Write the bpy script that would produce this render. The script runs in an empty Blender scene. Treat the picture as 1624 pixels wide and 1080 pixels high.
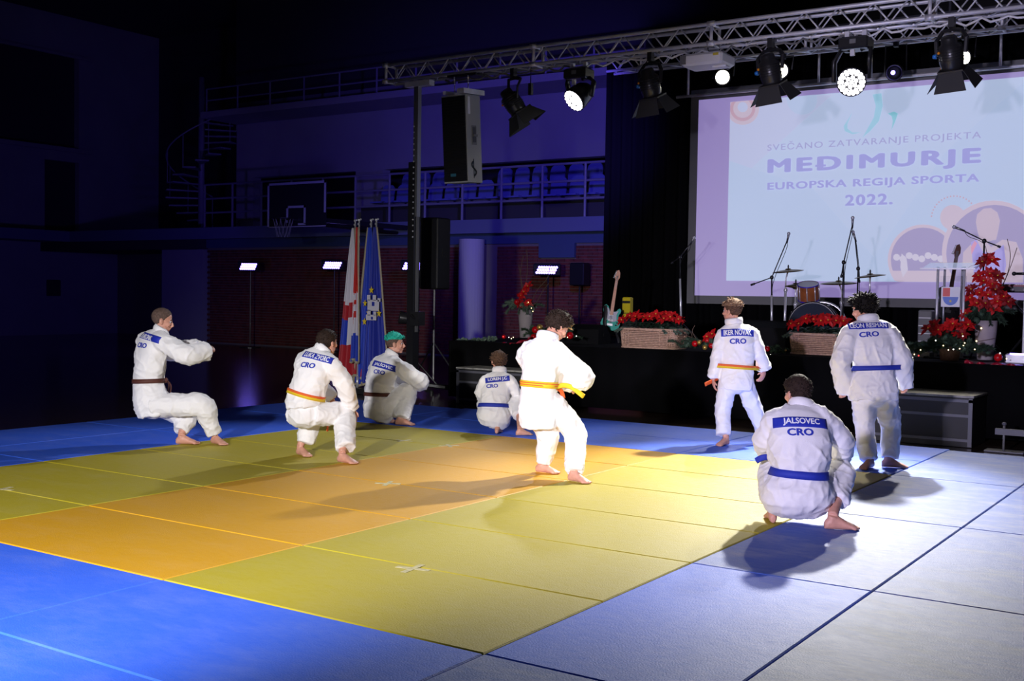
import bpy, math, random
from mathutils import Vector as V, Matrix as Mx, noise as mnoise
from mathutils.bvhtree import BVHTree
random.seed(7)
R = math.radians
scene = bpy.context.scene
COL = scene.collection

# ------------------------------------------------------------------ camera, sky, lamps, exposure
# hall frame: x along the stage front, y towards the stage, z up; the corner of the yellow mats is the origin
CAM = V((2.6483, -3.7886, 1.4736))
CF = V((-0.55552, 0.83053, -0.04015)); CR = V((0.83075, 0.55643, 0.01578)); CU = V((-0.03545, 0.02458, 0.99907))
FPX = 1806.5
cd = bpy.data.cameras.new('camera'); co = bpy.data.objects.new('camera', cd); COL.objects.link(co)
co.matrix_world = Mx(((CR.x, CU.x, -CF.x, CAM.x), (CR.y, CU.y, -CF.y, CAM.y), (CR.z, CU.z, -CF.z, CAM.z), (0, 0, 0, 1)))
cd.sensor_width = 36; cd.lens = 36 * FPX / 1624; cd.clip_end = 200
scene.camera = co
scene.view_settings.view_transform = 'Standard'; scene.view_settings.look = 'None'
scene.view_settings.exposure = 0.0; scene.view_settings.gamma = 1; scene.view_settings.use_curve_mapping = False
w = bpy.data.worlds.new('hall_dark'); scene.world = w; w.use_nodes = True
w.node_tree.nodes['Background'].inputs[0].default_value = (0.48, 0.40, 0.75, 1)
w.node_tree.nodes['Background'].inputs[1].default_value = 0.014

def spot(name, loc, aim, power, color, angle, blend=0.4, size=0.08):
    l = bpy.data.lights.new(name, 'SPOT'); l.energy = power; l.color = color; l.spot_size = R(angle); l.spot_blend = blend
    l.shadow_soft_size = size
    o = bpy.data.objects.new(name, l); COL.objects.link(o); o.location = loc
    o.rotation_euler = (V(aim) - V(loc)).to_track_quat('-Z', 'Y').to_euler()
    return o
HEAD_A = V((-1.48, 9.3, 3.97)); HEAD_B = V((-5.18, 9.3, 4.06))          # the two LED moving heads on the front truss
AIM_A = V((-0.8, 4.9, 0)); AIM_B = V((-4.9, .6, 0))
spot('moving_head_light', HEAD_A + (AIM_A - HEAD_A).normalized() * .2, AIM_A, 2900, (1.0, 0.97, 0.88), 54, .8, .09)
spot('moving_head_light', HEAD_B + (AIM_B - HEAD_B).normalized() * .2, AIM_B, 750, (0.88, 0.9, 1.0), 60, .6, .09)
REAR = [V((-4.227, 12.0, 4.74)), V((-3.339, 12.0, 4.75)), V((-0.87, 12.0, 4.68))]   # lit lamps on the rear truss
for p_, aim, pw in ((REAR[0], (-3.5, 4, 0), 60), (REAR[1], (-2.0, 6.0, 0), 800), (REAR[2], (0.3, 5.6, 0), 1300)):
    spot('stage_lamp_light', p_ + V((0, -.12, -.07)), aim, pw, (1.0, 0.93, 0.80), 40, .8, .07)
# lamps on a low stand to the left of the photographer, and a brighter one picking out the middle
spot('front_lamp_violet', (0.7, -6.4, 2.35), (-0.5, 6.4, 1.55), 4100, (0.76, 0.70, 1.0), 33, .65, .15)
spot('front_lamp_white', (-0.4, -5.2, 2.3), (-3.3, 0.9, 0.0), 3900, (0.98, 0.96, 1.0), 54, .9, .15)
spot('front_lamp_centre', (7.2, -6.0, 4.0), (-2.5, 4.5, 0.8), 3500, (1.0, 0.97, 0.94), 9, .5, .12)
# unseen blue spots added to colour the balcony end
spot('balcony_blue_fill', (-5.5, 9.6, 4.2), (-11.5, 19, 4.2), 1900, (0.13, 0.085, 1.0), 60, .9, .2)
spot('balcony_blue_fill', (-11.0, 10.5, 3.0), (-17.5, 18, 4.8), 230, (0.12, 0.07, 1.0), 70, .9, .2)
spot('balcony_blue_fill', (-16.5, 11.0, 1.5), (-27, 18, 3.0), 260, (0.13, 0.08, 1.0), 80, .9, .2)

# ------------------------------------------------------------------ helpers
def at(px, py, **k):
    """point of the hall seen at a photo pixel: on a plane x=, y=, z= or at a depth d= from the camera"""
    d = CF + CR * ((px - 812) / FPX) - CU * ((py - 540) / FPX)
    (a, v), = k.items()
    if a == 'd': return CAM + d * v
    i = 'xyz'.index(a)
    return CAM + d * ((v - CAM[i]) / d[i])

def srgb(r, g, b):
    f = lambda c: c / 12.92 if c <= .04045 else ((c + .055) / 1.055) ** 2.4
    return (f(r / 255), f(g / 255), f(b / 255), 1)

def mat(name, col, rough=.5, metal=0., spec=.5, bump=0., bscale=40., vary=0., vscale=6., emit=None, estr=0., alpha=None, sheen=0., stretch=None, trans=0.):
    m = bpy.data.materials.new(name); m.use_nodes = True
    nt = m.node_tree; b = nt.nodes['Principled BSDF']
    b.inputs['Base Color'].default_value = col; b.inputs['Roughness'].default_value = rough
    b.inputs['Metallic'].default_value = metal; b.inputs['Specular IOR Level'].default_value = spec
    if sheen: b.inputs['Sheen Weight'].default_value = sheen; b.inputs['Sheen Roughness'].default_value = .5
    if trans: b.inputs['Transmission Weight'].default_value = trans
    if emit: b.inputs['Emission Color'].default_value = emit; b.inputs['Emission Strength'].default_value = estr
    tc = nt.nodes.new('ShaderNodeTexCoord')
    src = tc.outputs['Object']
    if stretch:
        mp = nt.nodes.new('ShaderNodeMapping'); mp.inputs['Scale'].default_value = stretch
        nt.links.new(src, mp.inputs['Vector']); src = mp.outputs['Vector']
    if vary:
        n = nt.nodes.new('ShaderNodeTexNoise'); n.inputs['Scale'].default_value = vscale; n.inputs['Detail'].default_value = 5
        nt.links.new(src, n.inputs['Vector'])
        mr = nt.nodes.new('ShaderNodeMapRange'); mr.inputs[1].default_value = .3; mr.inputs[2].default_value = .7
        mr.inputs[3].default_value = 1 - vary; mr.inputs[4].default_value = 1 + vary
        nt.links.new(n.outputs['Fac'], mr.inputs[0])
        mx = nt.nodes.new('ShaderNodeVectorMath'); mx.operation = 'SCALE'; mx.inputs[0].default_value = col[:3]
        nt.links.new(mr.outputs[0], mx.inputs['Scale']); nt.links.new(mx.outputs[0], b.inputs['Base Color'])
    if bump:
        n2 = nt.nodes.new('ShaderNodeTexNoise'); n2.inputs['Scale'].default_value = bscale; n2.inputs['Detail'].default_value = 4
        nt.links.new(src, n2.inputs['Vector'])
        bp = nt.nodes.new('ShaderNodeBump'); bp.inputs['Strength'].default_value = bump; bp.inputs['Distance'].default_value = .01
        nt.links.new(n2.outputs['Fac'], bp.inputs['Height']); nt.links.new(bp.outputs[0], b.inputs['Normal'])
    return m

class MB:
    """collects simple solids; build() links them as ONE mesh object"""
    def __init__(s): s.v = []; s.f = []
    def add(s, vs, fs):
        o = len(s.v); s.v += [tuple(v) for v in vs]; s.f += [tuple(i + o for i in f) for f in fs]; return s
    def box(s, c, size, rot=None):
        hx, hy, hz = (q / 2 for q in size); c = V(c)
        vs = [V((x, y, z)) for x in (-hx, hx) for y in (-hy, hy) for z in (-hz, hz)]
        if rot is not None: vs = [rot @ v for v in vs]
        return s.add([v + c for v in vs], [(0, 1, 3, 2), (4, 6, 7, 5), (0, 4, 5, 1), (2, 3, 7, 6), (0, 2, 6, 4), (1, 5, 7, 3)])
    def box2(s, a, b):
        a, b = V(a), V(b); return s.box((a + b) / 2, [abs(q) for q in (b - a)])
    def cbox(s, c, size, bev, rot=None):
        hx, hy, hz = (q / 2 for q in size); c = V(c); rings = []
        for z, k in ((-hz, bev), (-hz + bev, 0), (hz - bev, 0), (hz, bev)):
            x, y, b2 = hx - k, hy - k, bev * .8
            rings.append([V(q) for q in ((x - b2, -y, z), (x, -y + b2, z), (x, y - b2, z), (x - b2, y, z), (-x + b2, y, z), (-x, y - b2, z), (-x, -y + b2, z), (-x + b2, -y, z))])
        if rot is not None: rings = [[rot @ v for v in r] for r in rings]
        return s.loft([[v + c for v in r] for r in rings])
    def loft(s, rings, cap=True, closed=False):
        n = len(rings[0]); vs = [p for r in rings for p in r]; fs = []
        m = len(rings)
        for i in range(m if closed else m - 1):
            for j in range(n):
                a = i * n + j; b = i * n + (j + 1) % n; i2 = (i + 1) % m
                fs.append((a, b, i2 * n + (j + 1) % n, i2 * n + j))
        if cap and not closed: fs.append(tuple(reversed(range(n)))); fs.append(tuple((m - 1) * n + j for j in range(n)))
        return s.add(vs, fs)
    def tube(s, pts, rad, n=8, flat=1., up=None, cap=True, closed=False):
        pts = [V(p) for p in pts]; m = len(pts)
        if not hasattr(rad, '__len__'): rad = [rad] * m
        rings = []; ref = V(up) if up is not None else None
        for i in range(m):
            if closed: t = (pts[(i + 1) % m] - pts[i - 1])
            else: t = (pts[min(i + 1, m - 1)] - pts[max(i - 1, 0)])
            t = t.normalized() if t.length > 1e-9 else V((0, 0, 1))
            if ref is None: ref = V((0, 0, 1)) if abs(t.z) < .9 else V((1, 0, 0))
            a = ref - t * ref.dot(t)
            if a.length < 1e-6: a = t.orthogonal()
            a.normalize(); b = t.cross(a)
            if up is None: ref = a
            r = rad[i]
            rings.append([pts[i] + (a * math.cos(q) * flat + b * math.sin(q)) * r for q in (2 * math.pi * j / n for j in range(n))])
        return s.loft(rings, cap, closed)
    def cyl(s, a, b, r, r2=None, n=12): return s.tube([a, b], [r, r if r2 is None else r2], n)
    def lathe(s, prof, c=(0, 0, 0), rot=None, n=20, cap=True):
        c = V(c); rings = []
        for r, z in prof:
            ring = [V((r * math.cos(2 * math.pi * j / n), r * math.sin(2 * math.pi * j / n), z)) for j in range(n)]
            if rot is not None: ring = [rot @ v for v in ring]
            rings.append([v + c for v in ring])
        return s.loft(rings, cap)
    def ell(s, c, rad, rot=None, n=12, m=8):
        c = V(c); rings = []
        for i in range(1, m):
            t = math.pi * i / m
            ring = [V((rad[0] * math.sin(t) * math.cos(2 * math.pi * j / n), rad[1] * math.sin(t) * math.sin(2 * math.pi * j / n), -rad[2] * math.cos(t))) for j in range(n)]
            if rot is not None: ring = [rot @ v for v in ring]
            rings.append([v + c for v in ring])
        s.loft(rings, False)
        o = len(s.v) - n * (m - 1)
        p0 = V((0, 0, -rad[2])); p1 = V((0, 0, rad[2]))
        if rot is not None: p0 = rot @ p0; p1 = rot @ p1
        k = len(s.v); s.v += [tuple(p0 + c), tuple(p1 + c)]
        for j in range(n):
            s.f.append((k, o + (j + 1) % n, o + j)); s.f.append((k + 1, o + (m - 2) * n + j, o + (m - 2) * n + (j + 1) % n))
        return s
    def prism(s, poly, h0, h1, fr=None):
        """poly: 2-D outline; fr(x, y, h) maps to 3-D"""
        fr = fr or (lambda x, y, h: V((x, y, h)))
        return s.loft([[fr(x, y, h0) for x, y in poly], [fr(x, y, h1) for x, y in poly]])
    def mesh(s, name, m=None, smooth=False):
        me = bpy.data.meshes.new(name); me.from_pydata(s.v, [], s.f); me.validate(); me.update()
        if m: me.materials.append(m)
        if smooth: me.polygons.foreach_set('use_smooth', [True] * len(me.polygons))
        return me
    def build(s, name, m, parent=None, smooth=False, **props):
        me = s.mesh(name, m, smooth)
        import bmesh
        bm = bmesh.new(); bm.from_mesh(me); bmesh.ops.recalc_face_normals(bm, faces=bm.faces); bm.to_mesh(me); bm.free()
        return link(name, me, parent, **props)
def link(name, me, parent=None, **props):
    o = bpy.data.objects.new(name, me); COL.objects.link(o)
    if parent is not None:
        o.parent = parent
        if o.parent.type == 'EMPTY': o.matrix_parent_inverse = Mx.Translation(-parent.location) @ Mx.Identity(4) if False else parent_inv(parent)
    for k, v in props.items(): o[k] = v
    return o
def parent_inv(p):
    mw = Mx.LocRotScale(p.location, p.rotation_euler, p.scale)
    if p.parent is not None: mw = parent_inv(p.parent).inverted() @ mw if False else mw
    return mw.inverted()
def thing(name, label, cat, loc=(0, 0, 0), group=None):
    o = bpy.data.objects.new(name, None); COL.objects.link(o); o.location = loc; o.empty_display_size = .1
    o['label'] = label; o['category'] = cat
    if group: o['group'] = group
    return o
def tag(o, label, cat, group=None):
    o['label'] = label; o['category'] = cat
    if group: o['group'] = group
    return o
def struct(name, mb, m, parent=None, smooth=False):
    o = mb.build(name, m, parent, smooth)
    if parent is None: o['kind'] = 'structure'
    return o
def copy_tree(o, off, label=None, parent=None):
    """a copy of a thing with copies of its parts, moved by off"""
    c = o.copy(); COL.objects.link(c)
    if parent is None: c.location = o.location + V(off)
    else: c.parent = parent
    if label: c['label'] = label
    for ch in list(o.children): copy_tree(ch, off, None, c)
    return c
def text_mesh(s, size, bold=0., depth=0., shear=0., spacing=1., fat=0.):
    cu = bpy.data.curves.new('lettering', 'FONT'); cu.body = s; cu.size = size; cu.align_x = 'CENTER'; cu.align_y = 'CENTER'
    cu.offset = bold; cu.extrude = depth; cu.shear = shear; cu.space_character = spacing; cu.resolution_u = 3
    o = bpy.data.objects.new('lettering', cu); COL.objects.link(o)
    dg = bpy.context.evaluated_depsgraph_get(); me = bpy.data.meshes.new_from_object(o.evaluated_get(dg))
    bpy.data.objects.remove(o); bpy.data.curves.remove(cu)
    if fat:                              # bold weight: the outline laid over itself a stroke aside
        vs = [v.co.copy() for v in me.vertices]; fs = [tuple(p.vertices) for p in me.polygons]; mb = MB()
        for k in range(9):
            a = k * math.pi / 4; d = V((0, 0, 0)) if k == 8 else V((math.cos(a) * fat, math.sin(a) * fat * .8, 0))
            mb.add([v + d + V((0, 0, .0004 * k)) for v in vs], fs)
        me2 = mb.mesh('lettering'); bpy.data.meshes.remove(me); me = me2
    return me
def cr(pts, n=6):
    """smooth curve through points"""
    pts = [V(p) for p in pts]; out = []
    for i in range(len(pts) - 1):
        p0 = pts[max(i - 1, 0)]; p1 = pts[i]; p2 = pts[i + 1]; p3 = pts[min(i + 2, len(pts) - 1)]
        for k in range(n):
            t = k / n
            out.append(.5 * ((2 * p1) + (p2 - p0) * t + (2 * p0 - 5 * p1 + 4 * p2 - p3) * t * t + (3 * p1 - p0 - 3 * p2 + p3) * t ** 3))
    return out + [pts[-1]]
def frame_rot(zaxis, xhint=(1, 0, 0)):
    z = V(zaxis).normalized(); x = V(xhint) - z * V(xhint).dot(z)
    if x.length < 1e-5: x = z.orthogonal()
    x.normalize(); y = z.cross(x)
    return Mx((x, y, z)).transposed()

# ------------------------------------------------------------------ shared materials
M = {}
M['black'] = mat('black_paint', (.012, .012, .014, 1), .45)
M['satin'] = mat('black_satin', (.02, .02, .022, 1), .3)
M['drape'] = mat('black_drape', (.0035, .0035, .004, 1), .9, spec=.06, bump=.3, bscale=30)
M['chrome'] = mat('chrome', (.85, .85, .88, 1), .28, .55)
M['alu'] = mat('aluminium', (.78, .78, .82, 1), .45, .35, vary=.12)
M['steel'] = mat('grey_steel', (.30, .30, .31, 1), .45, .8)
M['grey'] = mat('grey_paint', (.16, .16, .16, 1), .5)
M['white'] = mat('white_plastic', (.8, .8, .8, 1), .4)
M['court'] = mat('court_floor', srgb(62, 50, 40), .16, spec=.5, vary=.3, vscale=3, stretch=(.4, 4, 1))
M['wall'] = mat('painted_wall', (.34, .34, .36, 1), .8, vary=.06, vscale=.8)
M['wall_dark'] = mat('dark_wall', (.05, .05, .055, 1), .8)
M['mortar'] = mat('mortar', srgb(120, 112, 108), .9)
M['brick'] = mat('brick_red', srgb(112, 50, 40), .85, vary=.35, vscale=7)
M['skin'] = mat('skin', srgb(206, 150, 128), .5, vary=.08, vscale=30)
M['gi'] = mat('white_cotton', srgb(238, 236, 236), .85, sheen=.2, bump=.25, bscale=220)
M['gi_pants'] = mat('white_trouser_cotton', srgb(236, 234, 234), .85, bump=.12, bscale=160)
M['patch'] = mat('blue_patch', srgb(28, 46, 170), .7)
M['print_white'] = mat('white_print', srgb(240, 240, 245), .7)
M['print_blue'] = mat('blue_print', srgb(38, 55, 175), .7)
M['tape'] = mat('matt_tape', srgb(196, 186, 140), .7, vary=.3, vscale=30)
M['glow_white'] = mat('lamp_glow', (1, 1, 1, 1), emit=(1, .97, 1, 1), estr=9)
M['glow_warm'] = mat('warm_lamp_glow', (1, 1, 1, 1), emit=(1, .95, .78, 1), estr=14)
M['glow_blue'] = mat('blue_led_glow', (1, 1, 1, 1), emit=(.20, .14, 1, 1), estr=12)

def mat_surface(name, col, scuff=.12):
    """judo mat vinyl: straw-like emboss, broad gloss, pale scuffs"""
    m = bpy.data.materials.new(name); m.use_nodes = True; nt = m.node_tree; b = nt.nodes['Principled BSDF']
    tc = nt.nodes.new('ShaderNodeTexCoord'); L = nt.links.new
    n1 = nt.nodes.new('ShaderNodeTexNoise'); n1.inputs['Scale'].default_value = 2.2; n1.inputs['Detail'].default_value = 8; n1.inputs['Roughness'].default_value = .65
    mp = nt.nodes.new('ShaderNodeMapping'); mp.inputs['Scale'].default_value = (1.0, 2.2, 1); mp.inputs['Rotation'].default_value = (0, 0, .5)
    L(tc.outputs['Object'], mp.inputs['Vector']); L(mp.outputs[0], n1.inputs['Vector'])
    ramp = nt.nodes.new('ShaderNodeValToRGB'); ramp.color_ramp.elements[0].position = .46; ramp.color_ramp.elements[1].position = .8
    L(n1.outputs['Fac'], ramp.inputs[0])
    mx = nt.nodes.new('ShaderNodeMixRGB'); mx.inputs[1].default_value = col; mx.inputs[2].default_value = (.5, .52, .55, 1)
    ml = nt.nodes.new('ShaderNodeMath'); ml.operation = 'MULTIPLY'; ml.inputs[1].default_value = scuff
    L(ramp.outputs[0], ml.inputs[0]); L(ml.outputs[0], mx.inputs[0]); L(mx.outputs[0], b.inputs['Base Color'])
    n2 = nt.nodes.new('ShaderNodeTexNoise'); n2.inputs['Scale'].default_value = 120; n2.inputs['Detail'].default_value = 3
    L(tc.outputs['Object'], n2.inputs['Vector'])
    bp = nt.nodes.new('ShaderNodeBump'); bp.inputs['Strength'].default_value = .5; bp.inputs['Distance'].default_value = .004
    L(n2.outputs['Fac'], bp.inputs['Height']); L(bp.outputs[0], b.inputs['Normal'])
    mr = nt.nodes.new('ShaderNodeMapRange'); mr.inputs[3].default_value = .56; mr.inputs[4].default_value = .68
    L(n1.outputs['Fac'], mr.inputs[0]); L(mr.outputs[0], b.inputs['Roughness'])
    n3 = nt.nodes.new('ShaderNodeTexNoise'); n3.inputs['Scale'].default_value = 14; n3.inputs['Detail'].default_value = 8; n3.inputs['Roughness'].default_value = .75
    L(mp.outputs[0], n3.inputs['Vector'])
    ms = nt.nodes.new('ShaderNodeMapRange'); ms.inputs[1].default_value = .35; ms.inputs[2].default_value = .65; ms.inputs[3].default_value = .32; ms.inputs[4].default_value = .85
    L(n3.outputs['Fac'], ms.inputs[0]); L(ms.outputs[0], b.inputs['Specular IOR Level'])
    return m
M['mat_blue'] = mat_surface('mat_blue', srgb(50, 102, 234))
M['mat_blue_sheen_scuff'] = mat_surface('mat_blue_sheen_scuff', srgb(60, 96, 188), .5)  # backlight sheen put into the greyer blue, plus pale scuffs
M['mat_yellow'] = mat_surface('mat_yellow', srgb(182, 166, 32), .08)
M['mat_orange'] = mat_surface('mat_orange', srgb(214, 158, 8), .06)

# ------------------------------------------------------------------ the hall
struct('floor', MB().box2((-32, -20, -.3), (14, 24, -.04)), M['court'])
struct('ceiling', MB().box2((-32, -20, 10.2), (14, 24, 10.5)), M['wall_dark'])
XL = -30.0
wl = MB()       # left wall with dark openings
wl.box2((XL - .4, -20, -.1), (XL, 24, 2.95)); wl.box2((XL - .4, -20, 9), (XL, 24, 10.2))
wl.box2((XL - .4, -20, 2.95), (XL, 18.15, 5.9)); wl.box2((XL - .4, 19.4, 2.95), (XL, 24, 9)); wl.box2((XL - .4, 18.15, 5.55), (XL, 19.4, 5.9))
wl.box2((XL - .4, -20, 5.9), (XL, 8, 9))
struct('wall_left', wl, M['wall'])
struct('window_1', MB().box2((XL - .38, 8, 5.9), (XL - .25, 19.4, 9)), M['wall_dark'])
struct('door_1', MB().box2((XL - .38, 18.15, 2.95), (XL - .2, 19.4, 5.55)), M['wall_dark'])
struct('trim_1', MB().box2((XL, -20, 5.86), (XL + .08, 19.87, 6.0)).box2((XL, -20, 8.9), (XL + .08, 19.87, 9.0)), M['wall'])
# back wall, under the balcony: brick, with a beam over it, the pillar and the dark doorway
BW = 18.35
wb = MB().box2((-22.6, BW, -.1), (14, BW + .4, 2.95))
wb.box2((XL, 20.9, -.1), (-22.6, 21.3, 2.95))
struct('wall_back', wb, M['mortar'])
bricks = MB(); rr = random.Random(3)
row = 0; z = .0
while z < 2.58:
    x = -22.6 + (.12 if row % 2 else 0)
    while x < -7.4:
        for lo, hi in ((-22.6, -13.6), (-12.6, -11.4 if z > 2.3 else -7.4), (-10.45 if z > 2.3 else -7.4, -7.4)):
            xa, xb = max(x, lo), min(x + .23, hi)
            if xb - xa > .03: bricks.box(((xa + xb) / 2, BW - .008 + rr.uniform(-.003, .003), z + .0325), (xb - xa, .03, .062))
        x += .242
    z += .0745; row += 1
bo = bricks.build('bricks', M['brick'], bpy.data.objects['wall_back']); bo['kind'] = 'stuff'
M['beam'] = mat('blue_grey_beam', srgb(70, 88, 120), .7)
struct('trim_2', MB().box2((-22.6, BW - .06, 2.66), (14, BW, 2.95)).box2((-11.4, BW - .1, 2.33), (-10.45, BW, 2.66)), M['beam'])
M['pillar'] = mat('white_pillar', (.5, .5, .52, 1), .75)
struct('wall_pillar', MB().lathe([(.30, -.04), (.30, 2.75)], (-13.0, 17.85, 0), n=28), M['pillar'], smooth=False)
struct('wall_pier', MB().box2((-24.4, 18.2, -.1), (-22.65, 18.6, 2.62)), M['wall'])
struct('door_2', MB().box2((-26.4, 20.8, -.1), (-24.4, 20.88, 2.75)), M['wall_dark'])
struct('trim_3', MB().box2((XL, 18.0, 2.62), (-22.6, 21, 2.9)), M['wall_dark'])
tag(MB().cbox((XL + .03, 18.45, 1.46), (.06, .5, .52), .02).build('wall_cabinet', M['wall_dark']), 'small dark square panel on the far left wall', 'panel')
# balcony slab with fascia, upper wall with the two openings, catwalk slab
M['fascia'] = mat('balcony_fascia', (.16, .19, .30, 1), .7)
struct('wall_balcony', MB().box2((XL, 18.0, 2.9), (14, 18.2, 3.22)).box2((XL, 18.2, 2.9), (14, 23, 3.1)).box2((XL, -20, 2.9), (XL + 1.5, 18.0, 3.22)), M['fascia'])
UW = 19.4
uw = MB()
uw.box2((-22.6, UW, 4.72), (14, UW + .3, 6.9)); uw.box2((-22.6, UW, 3.1), (-21.9, UW + .3, 4.72)); uw.box2((-18.0, UW, 3.1), (-17.05, UW + .3, 4.72))
struct('wall_upper', uw, M['wall'])
struct('wall_recess', MB().box2((XL, 22.6, 3.1), (14, 23, 10.2)), M['wall_dark'])
struct('trim_4', MB().box2((-22.6, 18.05, 6.28), (14, UW, 6.45)), M['wall'])
struct('trim_5', MB().box2((-22.6, UW - .04, 6.9), (14, 23, 10.2)), M['wall_dark'])
struct('wall_right', MB().box2((13.6, -20, -.1), (14, 24, 10.2)), M['wall_dark'])

# balcony railing
M['rail'] = mat('pale_rail', (.26, .26, .32, 1), .5)
def railing(label, x0, x1, y, z0, z1, step, mids, r=.028, cat='railing'):
    t = thing('balcony_railing', label, cat, ((x0 + x1) / 2, y, z0))
    for zz in [z1] + mids: MB().cyl((x0, y, zz), (x1, y, zz), r, n=8).build('rail', M['rail'], t)
    n = round((x1 - x0) / step)
    me = MB().cyl((0, 0, z0), (0, 0, z1), r * 1.1, n=8).mesh('post', M['rail'])
    for i in range(n + 1):
        p = link('post', me, t); p.matrix_parent_inverse = Mx.Identity(4)
        p.location = (x0 + (x1 - x0) * i / n - (x0 + x1) / 2, 0, -z0)
    return t
railing('long pale rail fence along the balcony edge over the brick wall', -22.4, 2.24, 18.05, 3.22, 4.41, 1.12, [3.63, 4.02])
railing('pale rail fence of the high catwalk near the ceiling', -22.4, 2.5, 18.1, 6.45, 7.08, 1.25, [6.76], .022)
# seats on the balcony
M['seat'] = mat('blue_seat', srgb(110, 120, 190), .45)
def seat_mesh():
    m = MB()
    prof = [(-.21, 0), (-.215, .28), (-.19, .40), (-.12, .46), (0, .475), (.12, .46), (.19, .40), (.215, .28), (.21, 0)]
    m.prism(prof, 0, .03, lambda x, y, h: V((x, .20 + .16 * y + h - .25 * x * x, .14 + y)))
    m.prism([(-.21, -.22), (.21, -.22), (.21, .2), (-.21, .2)], .11, .15)
    return m
sm = seat_mesh(); frame = MB().box2((-.2, -.02, 0), (.2, .04, .11))
sme = sm.mesh('shell', M['seat']); fme = frame.mesh('bracket', M['grey'])
def seat_at(x, y, z, label, group):
    t = thing('stadium_seat', label, 'seat', (x, y, z), group)
    for nm, me in (('shell', sme), ('bracket', fme)):
        o = link(nm, me, t); o.matrix_parent_inverse = Mx.Identity(4)
ORD = 'first second third fourth fifth sixth seventh eighth ninth tenth eleventh twelfth thirteenth fourteenth fifteenth'.split()
xs = [-16.6 + .52 * k for k in range(14)]
for k, x in enumerate(xs): seat_at(x, 18.85, 3.66, 'front-row blue balcony seat, %s from the black curtain' % ORD[len(xs) - 1 - k], 'front row of balcony seats')
xs = [-16.7 + .52 * k for k in range(14)]; xs = [x for x in xs if not -15.1 < x < -13.6]
for k, x in enumerate(xs): seat_at(x, 19.0 + .8, 4.06, 'rear-row blue balcony seat, %s from the black curtain' % ORD[len(xs) - 1 - k], 'rear row of balcony seats')
struct('trim_6', MB().box2((-17.0, 18.5, 3.1), (0, 19.35, 3.66)).box2((-17.0, 19.35, 3.1), (0, 22, 4.06)), M['wall_dark'])

# judo mats
mats = thing('judo_mat_floor', 'large judo mat floor, yellow and orange square in a wide blue border', 'mat', (-3, 3, 0))
def pad(x0, x1, y0, y1, m, dz=0):
    g = .004; b = .006
    MB().loft([[V((x0 + g, y0 + g, -.04)), V((x1 - g, y0 + g, -.04)), V((x1 - g, y1 - g, -.04)), V((x0 + g, y1 - g, -.04))],
               [V((x0 + g, y0 + g, -b)), V((x1 - g, y0 + g, -b)), V((x1 - g, y1 - g, -b)), V((x0 + g, y1 - g, -b))],
               [V((x0 + g + b, y0 + g + b, dz)), V((x1 - g - b, y0 + g + b, dz)), V((x1 - g - b, y1 - g - b, dz)), V((x0 + g + b, y1 - g - b, dz))]]).build('mat', M[m], mats)
for k in range(6):
    for x0, m in ((-2, 'mat_yellow'), (-4, 'mat_orange'), (-6, 'mat_yellow')): pad(x0, x0 + 2, k, k + 1, m)
for k in range(4): pad(0, 1, 2 * k, 2 * k + 2, 'mat_blue_sheen_scuff' if k else 'mat_blue', -.0005); pad(1, 3, 2 * k, 2 * k + 2, 'mat_blue_sheen_scuff')
for x0 in (3,):
    for k in range(4): pad(x0, x0 + 2, 2 * k, 2 * k + 2, 'mat_blue_sheen_scuff')
for k in range(3):
    for y0, y1 in ((6, 7), (7, 8.08)): pad(-6 + 2 * k, -4 + 2 * k, y0, y1, 'mat_blue')
for k in range(4):
    pad(-7.1, -6, 2 * k, 2 * k + 2, 'mat_blue'); pad(-8.2, -7.1, 2 * k, 2 * k + 2, 'mat_blue')
for k in range(4):
    for y0 in (-1, -2): pad(-8 + 2 * k, -6 + 2 * k, y0, y0 + 1, 'mat_blue')
for k in range(2):
    for y0 in (-1, -2): pad(2 * k, 2 * k + 2, y0, y0 + 1, 'mat_blue_sheen_scuff')
for (px, py, a) in ((655, 902, .2), (615, 767, .5), (641, 699, .1), (2, 776, .3), (712, 707, .9)):
    c = at(px, py, z=0); t = MB()
    for q in (a, a + 1.5): t.box(c + V((0, 0, .0012 + q * .0003)), (.2, .035, .002), Mx.Rotation(q, 3, 'Z'))
    tag(t.build('tape_cross', M['tape']), {655: 'white tape cross on the nearest yellow mats', 615: 'white tape cross on the orange mats', 641: 'white tape cross beside the turquoise-haired squatting boy',
        2: 'white tape cross at the left edge of the photo', 712: 'white tape mark behind the white-belted centre boys, far yellow mats'}[px].replace('behind the white-belted centre boys, ', 'on the '), 'tape')

# stage
M['carpet'] = mat('stage_carpet', (.010, .010, .011, 1), .95, spec=.1, bump=.3, bscale=90)
st = thing('stage', 'low stage platform with black skirt and dark carpet top', 'stage', (-1, 9.3, 0))
MB().box2((-7.15, 9.35, .7), (5, 13.4, .8)).build('deck', M['carpet'], st)
sk = MB(); pts = []
n = 220
for i in range(n + 1):
    x = -7.2 + 12.2 * i / n; pts.append((x, 9.31 + .012 * math.sin(i * 1.1) + .006 * math.sin(i * .37)))
sk.loft([[V((x, y, 0.0)), V((x, y, .8)), V((x, y + .02, .8)), V((x, y + .02, 0.0))] for x, y in pts])
sk.build('skirt', M['drape'], st, True)
sk = MB(); sk.loft([[V((-7.2 + .012 * math.sin(i * 1.3), 9.31 + 4 * i / 80, z)) for z in (0, .8)] + [V((-7.17 + .012 * math.sin(i * 1.3), 9.31 + 4 * i / 80, z)) for z in (.8, 0)] for i in range(81)])
sk.build('skirt', M['drape'], st, True)
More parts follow.
